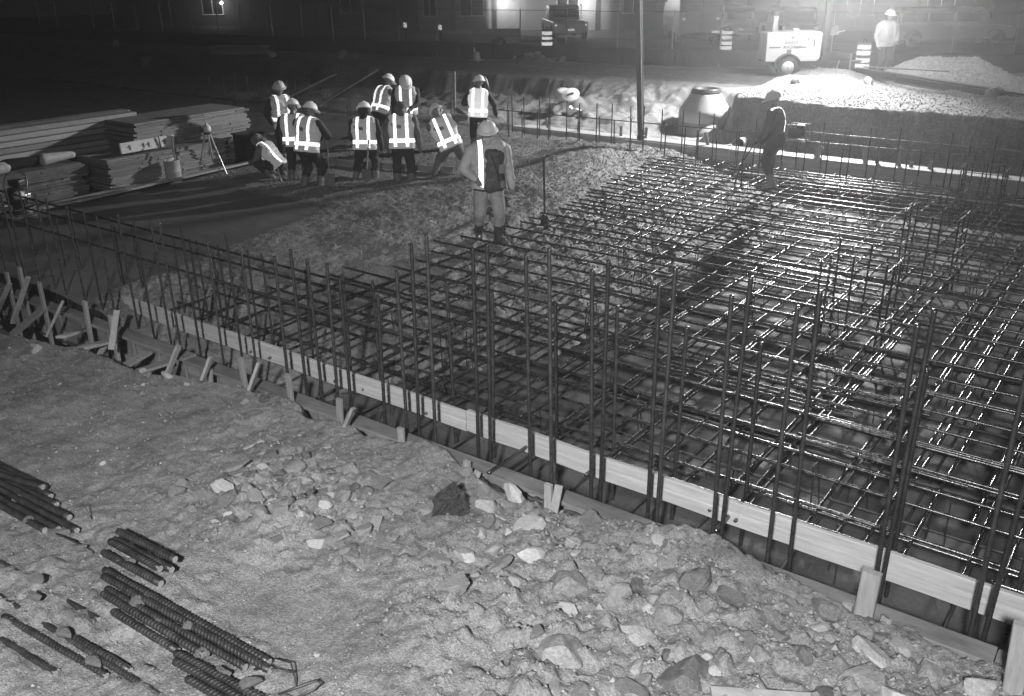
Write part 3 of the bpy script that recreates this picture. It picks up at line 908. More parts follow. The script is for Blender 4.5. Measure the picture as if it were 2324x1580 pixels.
hat_mb = MB()
prof = [(0.001, 0.125), (0.04, 0.122), (0.075, 0.108), (0.10, 0.084), (0.117, 0.05), (0.125, 0.012), (0.127, 0.0)]
hat_mb.lathe(prof[::-1], 22, None, 0.96, 1.14)
brim = []
for k in range(28):
    a = 2 * PI * k / 28
    fr = max(0, math.sin(a)) ** 2
    rr = 0.150 + 0.045 * fr
    brim.append((rr * math.cos(a) * 0.96, rr * math.sin(a) * 1.1, -0.010 * fr))
vs = [(x, y, z - 0.004) for x, y, z in brim] + [(x, y, z + 0.004) for x, y, z in brim] + [(x * 0.8, y * 0.8, 0.008) for x, y, z in brim]
n = 28
hat_mb.add(vs, [(i, (i + 1) % n, n + (i + 1) % n, n + i) for i in range(n)] + [(n + i, n + (i + 1) % n, 2 * n + (i + 1) % n, 2 * n + i) for i in range(n)] + [tuple(range(n - 1, -1, -1))])
hat_mb.tube([(0, -0.125, 0.045), (0, -0.09, 0.098), (0, 0, 0.131), (0, 0.09, 0.098), (0, 0.128, 0.04)], 0.014, 6)
hat_me = {}
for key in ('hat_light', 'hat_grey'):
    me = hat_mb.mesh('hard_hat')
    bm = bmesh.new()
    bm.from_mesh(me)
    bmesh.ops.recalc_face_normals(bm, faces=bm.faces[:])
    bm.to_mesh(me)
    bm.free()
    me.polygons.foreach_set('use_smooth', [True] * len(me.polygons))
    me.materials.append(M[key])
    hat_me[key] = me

TORSO = [(-0.03, 0.080, -0.01, 0.128), (0.05, 0.075, 0.0, 0.125), (0.14, 0.072, 0.01, 0.122), (0.23, 0.080, 0.01, 0.125), (0.32, 0.098, 0.005, 0.128), (0.40, 0.112, 0.0, 0.118), (0.46, 0.125, -0.005, 0.095)]

def person(label, loc, face, s=1.0, hip=0.90, pitch=5, roll=0, twist=0, feet=((-0.13, 0, 0), (0.13, 0.05, 0)), hands=((-0.30, 0.10, 0.85), (0.30, 0.10, 0.85)),
           head=(0, 0), jacket='jacket_dark', pants='pants_dark', boots='boots_mud', hat='hat_light', hood=False, vest='vest', strips=('v', 'h'), bulk=1.0, seed=1,
           elbow=((-0.8, -0.7, -0.3), (0.8, -0.7, -0.3)), knee=((-0.15, 1, 0), (0.15, 1, 0)), glove='glove', extra=None, hipx=0.0, vest_low=0.0):
    t = thing('person', label, 'person', loc, face - PI / 2, 'construction workers')
    s *= 1.07
    t.scale = (s, s, s)
    ROOTM[t.name] = ROOTM[t.name] @ Matrix.Scale(s, 4)
    T = Matrix.Translation((hipx, 0, hip)) @ Matrix.Rotation(R(twist), 4, 'Z') @ Matrix.Rotation(R(-pitch), 4, 'X') @ Matrix.Rotation(R(roll), 4, 'Y')
    P = lambda x, y, z: T @ Vector((x, y, z))
    bulk *= 1.07
    caps = []
    mats = [jacket, pants, boots, 'skin', glove]
    def c(p0, p1, r0, r1, m):
        caps.append((Vector(p0), Vector(p1), r0, r1, m))
    for z, hx, y, r in TORSO:
        r2 = r * bulk
        c(P(-hx * bulk, y, z), P(hx * bulk, y, z), r2, r2, 1 if z < 0.0 else 0)
    c(P(-0.165 * bulk, -0.005, 0.475), P(0.165 * bulk, -0.005, 0.475), 0.078, 0.078, 0)
    c(P(0, 0.0, 0.50), P(0, 0.015, 0.60), 0.062, 0.055, 0 if hood else 3)
    # head
    hm = P(0, 0.02, 0.60)
    HR = T.to_3x3().to_4x4() @ Matrix.Rotation(R(head[0]), 4, 'Z') @ Matrix.Rotation(R(-head[1]), 4, 'X')
    Hm = Matrix.Translation(hm) @ HR
    hp = lambda x, y, z: Hm @ Vector((x, y, z))
    sk = 0 if hood == 'full' else 3
    c(hp(0, -0.018, 0.125), hp(0, 0.022, 0.125), 0.088, 0.084, sk)
    c(hp(0, 0.035, 0.05), hp(0, 0.05, 0.03), 0.055, 0.042, sk)
    c(hp(-0.03, 0.045, 0.06), hp(0.03, 0.045, 0.06), 0.045, 0.045, sk)
    if hood:
        c(hp(-0.03, -0.04, 0.10), hp(0.03, -0.04, 0.10), 0.105, 0.105, 0)
        c(hp(0, -0.06, -0.02), hp(0, -0.03, 0.06), 0.095, 0.10, 0)
        if hood == 'full':
            c(hp(0, -0.01, 0.15), hp(0, 0.02, 0.14), 0.112, 0.105, 0)
    else:
        c(P(-0.05, -0.03, 0.51), P(0.05, -0.03, 0.51), 0.062, 0.062, 0)
    # legs
    for i, sx in ((0, -1), (1, 1)):
        hj = P(sx * 0.095, 0, -0.04)
        fx, fy, fz = feet[i][:3]
        ank = Vector((fx, fy - 0.03, fz + 0.09))
        kn, ank = two_bone(hj, ank, 0.43, 0.42, knee[i])
        c(hj, kn, 0.112 * bulk, 0.090, 1)
        c(kn, kn.lerp(ank, 0.42), 0.090, 0.084, 1)
        c(kn.lerp(ank, 0.42), ank, 0.080, 0.064, 2)
        yaw = feet[i][3] if len(feet[i]) > 3 else sx * -0.12
        fd = Vector((-math.sin(yaw), math.cos(yaw), 0))
        zz = ank.z - 0.05
        c(ank + Vector((0, 0, -0.035)) - fd * 0.03, Vector((ank.x, ank.y, zz)) + fd * 0.14, 0.055, 0.045, 2)
    # arms
    hnd = []
    for i, sx in ((0, -1), (1, 1)):
        sj = P(sx * 0.205 * bulk, -0.005, 0.455)
        el, wr = two_bone(sj, hands[i], 0.29, 0.26, elbow[i])
        c(sj, el, 0.080 * bulk, 0.068, 0)
        c(el, wr, 0.068, 0.052, 0)
        d = (wr - el).normalized()
        c(wr, wr + d * 0.075, 0.030, 0.034, 4)
        hnd.append((el, wr, d, sx))
    me = fuse(caps, 0.0155, 3)
    # nearest capsule gives each face its cloth
    nf = len(me.polygons)
    fc = np.empty(nf * 3)
    me.polygons.foreach_get('center', fc)
    fc = fc.reshape(-1, 3)
    best = np.full(nf, 9.0)
    mi = np.zeros(nf, int)
    for p0, p1, r0, r1, m in caps:
        a = np.array(p0)
        b = np.array(p1) - a
        tt = np.clip(((fc - a) @ b) / max(1e-9, b @ b), 0, 1)
        dd = np.linalg.norm(fc - a - tt[:, None] * b, axis=1) - (r0 + (r1 - r0) * tt)
        k = dd < best
        best[k] = dd[k]
        mi[k] = m
    wrinkle(me, 0.016, 7.5, seed)
    for m in mats:
        me.materials.append(M[m])
    me.polygons.foreach_set('material_index', mi.astype(np.int32))
    # fingers, thumb, nose, ears and eyes belong to the same mesh
    bm = bmesh.new()
    bm.from_mesh(me)
    def addparts(mb, m):
        v0 = [bm.verts.new(v) for v in mb.v]
        for f in mb.f:
            try:
                fce = bm.faces.new([v0[i] for i in f])
                fce.material_index = m
            except ValueError:
                pass
    mbh = MB()
    for el, wr, d, sx in hnd:
        side = d.cross(Vector((0, 0, 1)))
        if side.length < 0.1:
            side = Vector((1, 0, 0))
        side.normalize()
        palm = d.cross(side).normalized() * (1 if True else -1)
        if palm.y < 0 and abs(palm.z) < 0.5:
            palm = -palm
        base = wr + d * 0.075
        for k, (off, ln) in enumerate(((-0.027, 0.066), (-0.009, 0.078), (0.009, 0.073), (0.027, 0.058))):
            q0 = base - d * 0.02 + side * off
            q1 = q0 + d * (ln * 0.62)
            q2 = q1 + (d * 0.45 + palm * 0.8).normalized() * ln * 0.42
            q3 = q2 + (d * -0.35 + palm * 0.8).normalized() * ln * 0.34
            mbh.tube([q0, q1, q2, q3], [0.0115, 0.0105, 0.0100, 0.008], 6)
        th0 = wr + d * 0.02 - side * 0.02 * sx
        mbh.tube([th0, th0 + (d * 0.6 - side * sx * 0.8 + palm * 0.3).normalized() * 0.045, th0 + (d * 0.9 - side * sx * 0.7 + palm * 0.8).normalized() * 0.075], [0.014, 0.012, 0.009], 6)
    addparts(mbh, 4)
    if hood != 'full':
        mbn = MB()
        mbn.tube([hp(0, 0.098, 0.125), hp(0, 0.112, 0.095), hp(0, 0.118, 0.078), hp(0, 0.098, 0.070)], [0.008, 0.012, 0.016, 0.008], 7)
        for sx in (-1, 1):
            mbn.tube([hp(sx * 0.083, -0.005, 0.135), hp(sx * 0.095, -0.012, 0.115), hp(sx * 0.085, 0.0, 0.075)], [0.012, 0.016, 0.010], 6)
        mbn.tube([hp(-0.022, 0.092, 0.045), hp(0, 0.097, 0.045), hp(0.022, 0.092, 0.045)], [0.004, 0.008, 0.004], 6)
        addparts(mbn, 3)
        mbe = MB()
        for sx in (-1, 1):
            v, f = capsule(hp(sx * 0.033, 0.088, 0.112), hp(sx * 0.036, 0.088, 0.112), 0.011, 0.011, 8, 3)
            mbe.add(v, f)
        addparts(mbe, 2)
    bm.to_mesh(me)
    bm.free()
    me.polygons.foreach_set('use_smooth', [True] * len(me.polygons))
    me.name = 'body'
    o = bpy.data.objects.new('body', me)
    COL.objects.link(o)
    o.parent = t
    # hard hat
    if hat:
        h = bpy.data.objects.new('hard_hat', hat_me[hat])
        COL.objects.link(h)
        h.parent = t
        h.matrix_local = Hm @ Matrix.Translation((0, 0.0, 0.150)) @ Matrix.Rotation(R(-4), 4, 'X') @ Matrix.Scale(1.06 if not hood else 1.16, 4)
    # vest with its tape
    if vest:
        vc = []
        for z, hx, y, r in TORSO:
            if z > -0.06 + vest_low or True:
                vc.append((Vector((-hx * bulk, y, z)), Vector((hx * bulk, y, z)), r * bulk + 0.020, r * bulk + 0.020))
        vc.append((Vector((-0.135 * bulk, -0.005, 0.485)), Vector((0.135 * bulk, -0.005, 0.485)), 0.088, 0.088))
        vm = fuse(vc, 0.016, 4)
        wrinkle(vm, 0.019, 6.5, seed + 50)
        bm = bmesh.new()
        bm.from_mesh(vm)
        def cut(b, co, no, clear=True):
            bmesh.ops.bisect_plane(b, geom=b.verts[:] + b.edges[:] + b.faces[:], plane_co=co, plane_no=no, clear_inner=clear)
        cut(bm, (0, 0, -0.09), (0, 0, 1))
        def strip(planes):
            b = bm.copy()
            for co, no in planes:
                cut(b, co, no)
            b.normal_update()
            for v in b.verts:
                v.co += v.normal * 0.007
            geo = bmesh.ops.extrude_face_region(b, geom=b.faces[:])
            for v in [g for g in geo['geom'] if isinstance(g, bmesh.types.BMVert)]:
                v.co -= v.normal * 0.006
            bmesh.ops.transform(b, matrix=T, verts=b.verts[:])
            if len(b.faces) < 4:
                b.free()
                return
            m_ = bpy.data.meshes.new('reflective_strip')
            b.to_mesh(m_)
            b.free()
            m_.materials.append(M['retro'])
            so = bpy.data.objects.new('reflective_strip', m_)
            COL.objects.link(so)
            so.parent = t
        if 'v' in strips or 'vl' in strips:
            strip([((-0.150, 0, 0), (1, 0, 0)), ((-0.088, 0, 0), (-1, 0, 0)), ((0, 0, -0.05), (0, 0, 1))])
        if 'v' in strips or 'vr' in strips:
            strip([((0.150, 0, 0), (-1, 0, 0)), ((0.088, 0, 0), (1, 0, 0)), ((0, 0, -0.05), (0, 0, 1))])
        if 'patch' in strips:
            strip([((-0.155, 0, 0), (1, 0, 0)), ((0.0, 0, 0), (-1, 0, 0)), ((0, 0.09, 0), (0, -1, 0)), ((0, 0, 0.14), (0, 0, 1))])
        if 'h' in strips:
            strip([((0, 0, 0.03), (0, 0, 1)), ((0, 0, 0.105), (0, 0, -1))])
        if 'back' in strips:
            strip([((0, 0.02, 0), (0, -1, 0)), ((0, 0, -0.02), (0, 0, 1)), ((0, 0, 0.49), (0, 0, -1)), ((-0.17, 0, 0), (1, 0, 0)), ((0.17, 0, 0), (-1, 0, 0))])
        if 'emblem' in strips:
            b = bm.copy()
            for co, no in (((0, -0.02, 0), (0, -1, 0)), ((-0.06, 0, 0), (1, 0, 0.35)), ((0.06, 0, 0), (-1, 0, -0.15)), ((0, 0, 0.30), (0.25, 0, 1)), ((0, 0, 0.37), (-0.2, 0, -1)), ((0, 0, 0.31), (-0.5, 0, 1))):
                cut(b, co, no)
            b.normal_update()
            for v in b.verts:
                v.co += v.normal * 0.003
            bmesh.ops.transform(b, matrix=T, verts=b.verts[:])
            if len(b.faces) > 2:
                m_ = bpy.data.meshes.new('emblem')
                b.to_mesh(m_)
                m_.materials.append(M['print'])
                so = bpy.data.objects.new('emblem', m_)
                COL.objects.link(so)
                so.parent = t
            b.free()
        bmesh.ops.transform(bm, matrix=T, verts=bm.verts[:])
        bm.to_mesh(vm)
        bm.free()
        vm.polygons.foreach_set('use_smooth', [True] * len(vm.polygons))
        vm.materials.append(M[vest])
        vm.name = 'vest'
        vo = bpy.data.objects.new('vest', vm)
        COL.objects.link(vo)
        vo.parent = t
    if extra:
        extra(t, P, hp, T, Hm)
    return t

def face_to(loc, ang=0):
    """heading that looks at where the photographer stands, turned by ang degrees to the worker's left"""
    return math.atan2(-loc[1], -loc[0]) + R(ang)

# ---- the man in front
def front_extra(t, P, hp, T, Hm):
    vc = [(Vector((-0.115, 0.075, z * 0.0875 - 0.05)), Vector((-0.02, 0.085, z * 0.0875 - 0.05)), 0.122, 0.122) for z in range(6)]
    vc = [(a_, b_, r_, r_) for a_, b_, r_ in [(Vector((-0.115, 0.075, -0.05 + 0.045 * k)), Vector((-0.02, 0.085, -0.05 + 0.045 * k)), 0.118) for k in range(11)]]
    m = fuse(vc, 0.018, 4)
    wrinkle(m, 0.014, 8, 91)
    m.transform(T)
    m.polygons.foreach_set('use_smooth', [True] * len(m.polygons))
    m.materials.append(M['harness'])
    o = bpy.data.objects.new('bib_harness', m)
    COL.objects.link(o)
    o.parent = t
    mb = MB()
    v, f = capsule(hp(-0.03, 0.06, 0.03), hp(0.03, 0.06, 0.03), 0.050, 0.050, 10, 4)
    mb.add(v, f)
    v, f = capsule(hp(0, 0.055, 0.0), hp(0, 0.075, -0.015), 0.055, 0.04, 10, 4)
    mb.add(v, f)
    mb.build('beard', M['beard'], t, smooth=True)
    mb = MB()
    for sx in (-1, 1):
        v, f = capsule(hp(sx * 0.024, 0.099, 0.115), hp(sx * 0.045, 0.090, 0.115), 0.017, 0.017, 8, 3)
        mb.add(v, f)
    mb.tube([hp(-0.085, 0.0, 0.12), hp(-0.06, 0.085, 0.12), hp(0, 0.105, 0.122), hp(0.06, 0.085, 0.12), hp(0.085, 0.0, 0.12)], 0.005, 5)
    mb.build('sunglasses', M['black'], t, smooth=True)
    mb = MB()
    mb.tube([P(-0.19, 0.10, 0.02), P(-0.05, 0.17, -0.08), P(0.10, 0.17, -0.10), P(0.22, 0.10, -0.09)], 0.014, 6)
    mb.tube([P(-0.12, 0.17, 0.42), P(-0.20, 0.17, 0.15), P(-0.23, 0.12, -0.08)], 0.016, 6)
    mb.tube([P(-0.02, 0.20, 0.44), P(-0.10, 0.215, 0.2), P(-0.16, 0.20, -0.06)], 0.012, 6)
    mb.build('harness_strap', M['black'], t, smooth=True)
    MB().box(P(-0.17, 0.20, 0.22), (0.075, 0.05, 0.13)).build('radio', M['glove'], t, bevel=0.008)
    mb = MB()
    mb.tube([P(-0.18, 0.19, 0.05), P(-0.19, 0.19, -0.05)], 0.045, 8)
    mb.build('pouch', M['glove'], t)

L0 = (-9.52, 12.14, -0.07)
person('bearded man in front in a pale rain jacket and dark bib harness', L0, face_to(L0, 6), s=1.09, hip=0.92, pitch=2, feet=((-0.13, 0.06, 0, 0.45), (0.15, -0.10, 0.02, -0.25)),
       hands=((-0.34, 0.06, 0.82), (0.22, 0.30, 1.02)), elbow=((-0.8, -0.6, -0.1), (1, -0.45, -0.1)), head=(-10, 4), jacket='jacket_pale', pants='pants_mid', boots='boots', hat='hat_grey', strips=('vr',), vest='jacket_pale', bulk=1.12, seed=3, extra=front_extra)

# ---- the man on the right with the vibrator motor
def right_extra(t, P, hp, T, Hm):
    mb = MB()
    mb.tube([P(0.24, -0.02, 0.42), P(0.20, -0.15, 0.18), P(0.14, -0.20, 0.05)], 0.018, 6)
    mb.build('shoulder_strap', M['black'], t, smooth=True)
L1 = (-6.99, 18.61, -0.02)
person('man in profile on the far rebar, dark jacket, steering a vibrator rod', L1, R(148) + PI / 2 * 0.72, s=1.03, hip=0.93, pitch=4, feet=((-0.11, 0.02, 0), (0.12, -0.02, 0)),
       hands=((-0.16, 0.30, 0.86), (0.16, 0.26, 0.92)), elbow=((-0.4, -1, -0.4), (0.4, -1, -0.4)), head=(-8, 10), vest='jacket_dark', jacket='jacket_dark', pants='pants_dark', boots='pants_mid', hat='hat_grey', strips=('patch',), seed=5, bulk=1.08, extra=right_extra)

# ---- the crew on the concrete
def back_to(loc, ang=0):
    return math.atan2(loc[1], loc[0]) + R(ang)

L2 = (-15.05, 13.0, -0.05)
person('man seen from behind leaning on a shovel, pale hard hat, dark trousers', L2, back_to(L2, -38), s=1.0, hip=0.88, pitch=12, feet=((-0.15, -0.02, 0), (0.16, 0.1, 0)), hands=((0.05, 0.42, 0.98), (0.20, 0.42, 1.02)),
       elbow=((-1, 0, -0.6), (1, -0.3, -0.5)), head=(-12, 12), jacket='jacket_dark', pants='pants_dark', boots='boots_mud', bulk=1.16, seed=7, strips=('v', 'h', 'emblem'))
L3 = (-15.85, 13.35, -0.05)
person('man with his back turned, half hidden close beside the shoveller', L3, back_to(L3, -12), s=0.98, hip=0.88, pitch=8, feet=((-0.14, 0, 0), (0.14, 0.06, 0)), hands=((-0.2, 0.32, 0.95), (0.2, 0.34, 0.95)), head=(-10, 10),
       jacket='jacket_dark', pants='pants_dark', seed=9, bulk=1.08, strips=('v', 'h'))
L4 = (-17.65, 14.55, 0.03)
person('man standing beyond the small lumber stack and facing the camera, open vest', L4, face_to(L4, 22), s=1.0, hip=0.92, pitch=0, feet=((-0.12, 0, 0), (0.14, 0, 0)), hands=((-0.30, 0.05, 0.84), (0.28, 0.12, 0.9)), head=(-14, 6),
       jacket='jacket_dark', pants='pants_dark', hat='hat_grey', seed=11, strips=('v', 'h'))
L5 = (-16.42, 13.30, -0.02)
person('man crouching on the slab edge holding a long thin stick', L5, back_to(L5, 60), s=0.95, hip=0.36, pitch=40, feet=((-0.16, 0.12, 0), (0.18, 0.02, 0)), hands=((-0.12, 0.60, 0.40), (0.16, 0.50, 0.42)), head=(10, 16), knee=((-0.5, 1, 0.6), (0.5, 1, 0.6)),
       jacket='jacket_mid', pants='pants_dark', hat=None, hood=True, seed=13, strips=('vl',))
L6 = (-14.6, 14.25, -0.10)
person('man seen from behind in a long vest and a brimmed hard hat over a hood', L6, back_to(L6, -14), s=0.97, hip=0.86, pitch=8, feet=((-0.26, -0.05, 0), (0.16, 0.05, 0)), hands=((-0.26, 0.22, 0.80), (0.34, 0.10, 0.74)), head=(0, 12),
       jacket='jacket_dark', pants='pants_dark', seed=15, bulk=1.10, hood=True, strips=('v', 'h', 'emblem'))
L7 = (-13.72, 14.5, -0.10)
person('man seen from behind with a hood up and no hat, one arm hanging straight down', L7, back_to(L7, -4), s=1.0, hip=0.90, pitch=10, feet=((-0.14, -0.02, 0), (0.15, -0.06, 0)), hands=((-0.30, 0.10, 0.82), (0.36, 0.04, 0.78)), head=(6, 30),
       jacket='jacket_mid', pants='pants_dark', seed=17, bulk=1.12, hat=None, hood='full', strips=('v', 'h', 'emblem'))
L8 = (-13.25, 15.55, -0.10)
person('man leaning sideways with legs apart, both hands on a tall pole', L8, back_to(L8, -2), s=1.0, hip=0.80, pitch=14, roll=-22, feet=((-0.36, -0.02, 0, 0.5), (0.40, -0.02, 0, -0.5)), hands=((0.14, 0.40, 1.20), (0.20, 0.36, 1.42)), head=(4, 20),
       elbow=((-0.6, 0.2, -0.8), (1, -0.1, -0.1)), jacket='jacket_mid', pants='jacket_mid', seed=19, hat='hat_grey', bulk=1.08, strips=('v', 'h', 'emblem'))
L9 = (-17.15, 17.35, 0.0)
person('man behind the crew leaning over with his arm stretched towards his mate', L9, back_to(L9, -52), s=1.0, hip=0.92, pitch=24, feet=((-0.14, 0, 0), (0.15, 0.1, 0)), hands=((0.02, 0.66, 1.12), (0.12, 0.72, 1.14)), head=(-6, 8),
       elbow=((-0.4, 0, -1), (0.4, -0.2, -1)), jacket='jacket_mid', pants='pants_dark', seed=21, bulk=1.08, strips=('v', 'h'))
L10 = (-16.45, 17.65, 0.0)
person('man behind the crew facing the camera with his head bowed under a pale hard hat', L10, face_to(L10, -6), s=1.0, hip=0.92, pitch=8, feet=((-0.14, 0, 0), (0.14, 0, 0)), hands=((-0.12, 0.30, 1.0), (0.34, 0.02, 0.84)), head=(12, 38),
       jacket='jacket_dark', pants='pants_dark', seed=23, bulk=1.08, strips=('v', 'h'))
def hose_extra(t, P, hp, T, Hm):
    mb = MB()
    mb.tube([P(0.22, 0.05, 0.50), P(0.16, 0.16, 0.66), P(0.12, 0.10, 0.78), P(0.05, 0.14, 0.88)], [0.05, 0.06, 0.06, 0.05], 8)
    mb.build('hose_end', M['pipe'], t, smooth=True)
L11 = (-14.75, 18.45, -0.02)
person('man farthest back on the concrete, all-white vest back, dark clothes', L11, back_to(L11, -8), s=0.98, hip=0.92, pitch=4, roll=3, feet=((-0.15, 0, 0), (0.14, 0.08, 0)), hands=((-0.22, 0.28, 1.1), (0.42, 0.12, 0.88)), head=(24, 2),
       jacket='jacket_dark', pants='pants_dark', seed=25, vest='vest_white', strips=('v', 'h'), extra=hose_extra)
L12 = (-8.85, 32.75, ter_z(-8.85, 32.75) - 0.02)
person('man in a pale jacket standing by the light tower trailer behind the gravel heap', L12, face_to(L12, 38), s=1.10, hip=0.92, pitch=0, feet=((-0.12, 0, 0), (0.14, 0, 0)), hands=((-0.18, 0.22, 0.98), (0.30, 0.08, 0.86)), head=(0, 0),
       jacket='jacket_pale', pants='pants_dark', seed=27, bulk=1.14, strips=('vl', 'vr', 'h'))

# tools in hand
sh = thing('shovel', 'long handled shovel held upright by the man leaning on it', 'shovel', (-14.55, 13.35, 0.05))
MB().tube([(-14.86, 13.42, 1.02), (-14.72, 13.25, 0.60), (-14.62, 13.17, 0.33)], 0.017, 7).build('handle', M['wood_z'], sh, world=True)
MB().prism([(-0.10, 0), (-0.11, -0.20), (-0.06, -0.29), (0, -0.32), (0.06, -0.29), (0.11, -0.20), (0.10, 0), (0.03, 0.03), (-0.03, 0.03)], -0.006, 0.006,
           Matrix.Translation((-14.60, 13.14, 0.33)) @ Matrix.Rotation(R(40), 4, 'Z') @ Matrix.Rotation(R(82), 4, 'X')).build('blade', M['dark_metal'], sh, world=True)
sh2 = thing('shovel', 'shovel standing blade down between the feet of the man in the long vest', 'shovel', (-14.3, 14.0, 0.05))
MB().tube([(-14.38, 14.15, 0.95), (-14.36, 14.02, 0.34)], 0.016, 7).build('handle', M['wood_z'], sh2, world=True)
MB().prism([(-0.10, 0), (-0.10, -0.22), (0, -0.29), (0.10, -0.22), (0.10, 0)], -0.006, 0.006, Matrix.Translation((-14.36, 14.0, 0.34)) @ Matrix.Rotation(R(40), 4, 'Z') @ Matrix.Rotation(R(84), 4, 'X')).build('blade', M['dark_metal'], sh2, world=True)
pole = MB().tube([(-13.40, 15.92, 0.08), (-13.42, 15.95, 1.2), (-13.42, 15.98, 2.25)], [0.02, 0.022, 0.026], 8).build('pole', M['wood_z'], None, smooth=True)
tag(pole, 'tall straight pole held up by the man leaning sideways', 'pole')
st = MB().tube([(-16.52, 13.28, 0.52), (-15.95, 12.95, 0.06)], 0.016, 6).build('stick', M['wood_pale'], None)
tag(st, 'thin pale stick slanting down from the crouching man', 'stick')
scr = MB().beam((-16.4, 14.7, 0.16), (-13.25, 15.62, 0.15), 0.045, 0.14).build('screed_board', M['wood_dirty'], None)
tag(scr, 'long dark screed board lying across the concrete behind the crew', 'board')
rod = thing('vibrator_rod', 'thin upright rod and hose steered by the man in profile', 'vibrator', (-7.5, 18.3, 0))
MB().tube([(-7.48, 18.42, 0.95), (-7.52, 18.28, 0.55), (-7.45, 18.15, 0.02)], 0.018, 7).build('rod', M['dark_metal'], rod, smooth=True, world=True)
MB().tube([(-7.35, 18.5, 0.93), (-7.6, 18.36, 0.4), (-7.66, 18.3, -0.02)], 0.014, 7).build('hose', M['black'], rod, smooth=True, world=True)
vm_ = thing('vibrator_motor', 'dark vibrator motor in a tube cage hanging at the profile man\'s back', 'motor', (-6.55, 18.95, 0.9))
cc = Vector((-6.62, 18.88, 1.12))
MB().lathe([(0.05, -0.19), (0.11, -0.17), (0.125, -0.05), (0.12, 0.06), (0.09, 0.12), (0.05, 0.15)], 14, Matrix.Translation(cc) @ Matrix.Rotation(R(80), 4, 'Y')).build('motor_body', M['dark_metal'], vm_, smooth=True, world=True)
for dy in (-0.13, 0.13):
    MB().tube([cc + Vector((-0.22, dy, -0.16)), cc + Vector((-0.2, dy, 0.17)), cc + Vector((0.2, dy, 0.17)), cc + Vector((0.22, dy, -0.16)), cc + Vector((-0.22, dy, -0.16))], 0.013, 6).build('cage_tube', M['grey_metal'], vm_, world=True)
MB().box(cc + Vector((0.05, 0, 0.13)), (0.14, 0.15, 0.10)).build('fuel_tank', M['dark_metal'], vm_, bevel=0.02, world=True)
MB().tube([cc + Vector((-0.2, 0, 0.1)), cc + Vector((-0.34, 0.04, 0.24)), cc + Vector((-0.42, 0.02, 0.40))], 0.018, 6).build('carry_strap', M['black'], vm_, world=True)
hs = MB().tube([(-9.75, 12.0, 0.98), (-9.95, 12.15, 1.02), (-10.02, 12.5, 0.92), (-10.1, 13.2, 0.5), (-10.6, 14.2, 0.14), (-12.2, 15.5, 0.16)], 0.028, 8).build('hose', M['pipe'], None, smooth=True)
tag(hs, 'dark hose held at the waist of the man in the pale rain jacket', 'hose')
us = thing('marker_stake', 'thin upright stake standing in the rebar to the right of the man in front', 'stake', (-9.1, 13.2, 0))
MB().tube([(-9.35, 13.62, -0.45), (-9.42, 13.66, 1.12)], 0.02, 7).build('post', M['rust'], us, world=True)
v, f = capsule((-9.32, 13.55, 0.0), (-9.30, 13.5, 0.12), 0.07, 0.05, 8, 3)
MB().add(v, f).build('clamp', M['dark_metal'], us, world=True)

# ================================================================== LUMBER YARD ON THE LEFT
def stack(name, label, x, y0, y1, z0, courses, th, width, m, lens, cat='lumber stack', zfun=None, skew=0.0, jag=0.06):
    t = thing(name, label, cat, (x - width / 2, (y0 + y1) / 2, z0), 0, 'lumber stacks in the yard')
    for k in range(courses):
        y = y0 + random.uniform(-jag, jag)
        z = z0 + th * (k + 0.5)
        dx = random.uniform(-0.03, 0.03) + skew * k
        while y < y1 - 0.05:
            L = min(random.choice(lens), y1 + random.uniform(-jag, jag) - y)
            if L < 0.15:
                break
            MB().box((x + dx - width / 2 + random.uniform(-0.012, 0.012), y + L / 2, z), (width, L - 0.012, th - 0.005)).build('board', M[m], t, world=True)
            y += L
        if k % 3 == 2 and m == 'ply' and random.random() < 0.8:
            pass
    return t
stack('lumber_stack', 'stack of board bundles with a brick-like lit end under the white panel', -18.40, 10.4, 13.4, 0.0, 16, 0.043, 1.25, 'ply', (0.6, 0.75, 0.9, 1.2))
stack('lumber_stack', 'tall lumber stack behind the dark bin', -18.85, 11.4, 14.5, 0.0, 28, 0.0455, 1.3, 'ply', (0.7, 0.9, 1.2))
stack('lumber_stack', 'low dark lumber stack with bags on top, nearest the engine', -18.75, 7.6, 10.1, 0.0, 14, 0.048, 1.3, 'wood_dirty', (0.8, 1.2, 1.6))
stack('lumber_stack', 'small lumber stack just behind the crouching man', -17.95, 14.75, 15.35, 0.0, 13, 0.046, 0.6, 'ply', (0.8,))
t = thing('plank_stack', 'stack of long pale planks at the back of the lumber yard', 'lumber stack', (-20.9, 9.5, 0), 0, 'lumber stacks in the yard')
for k in range(10):
    for j in range(2):
        y0 = 5.0 + random.uniform(-0.3, 0.3)
        y1 = 12.3 + random.uniform(-0.08, 0.12)
        MB().beam((-20.25 - 0.45 * j + random.uniform(-0.03, 0.05), y0, 0.15 + 0.127 * k), (-20.22 - 0.45 * j + random.uniform(-0.03, 0.05), y1, 0.15 + 0.127 * k), 0.40, 0.105 if k % 2 else 0.118).build('plank', M['wood_pale'] if k % 3 else M['wood'], t, world=True)
for y in (6.5, 9, 11.3):
    MB().beam((-21, y, 0.04), (-20, y, 0.04), 0.09, 0.09).build('bearer', M['wood'], t, world=True)
wp = thing('form_panel', 'white form panel standing on edge on the lumber stack, dark clamps along it', 'form panel', (-18.5, 11.45, 0.72))
MB().box((-18.50, 11.45, 0.86), (0.06, 1.34, 0.23), Matrix.Rotation(R(-6), 4, 'Y')).build('panel', M['offwhite'], wp, bevel=0.012, world=True)
for y in (11.0, 11.33, 11.46, 11.85):
    mb = MB()
    mb.box((-18.458, y, 0.86), (0.012, 0.012, 0.11))
    mb.build('clamp', M['dark_metal'], wp, world=True)
    MB().box((-18.458, y - 0.035, 0.875), (0.012, 0.05, 0.012)).build('clamp', M['dark_metal'], wp, world=True)
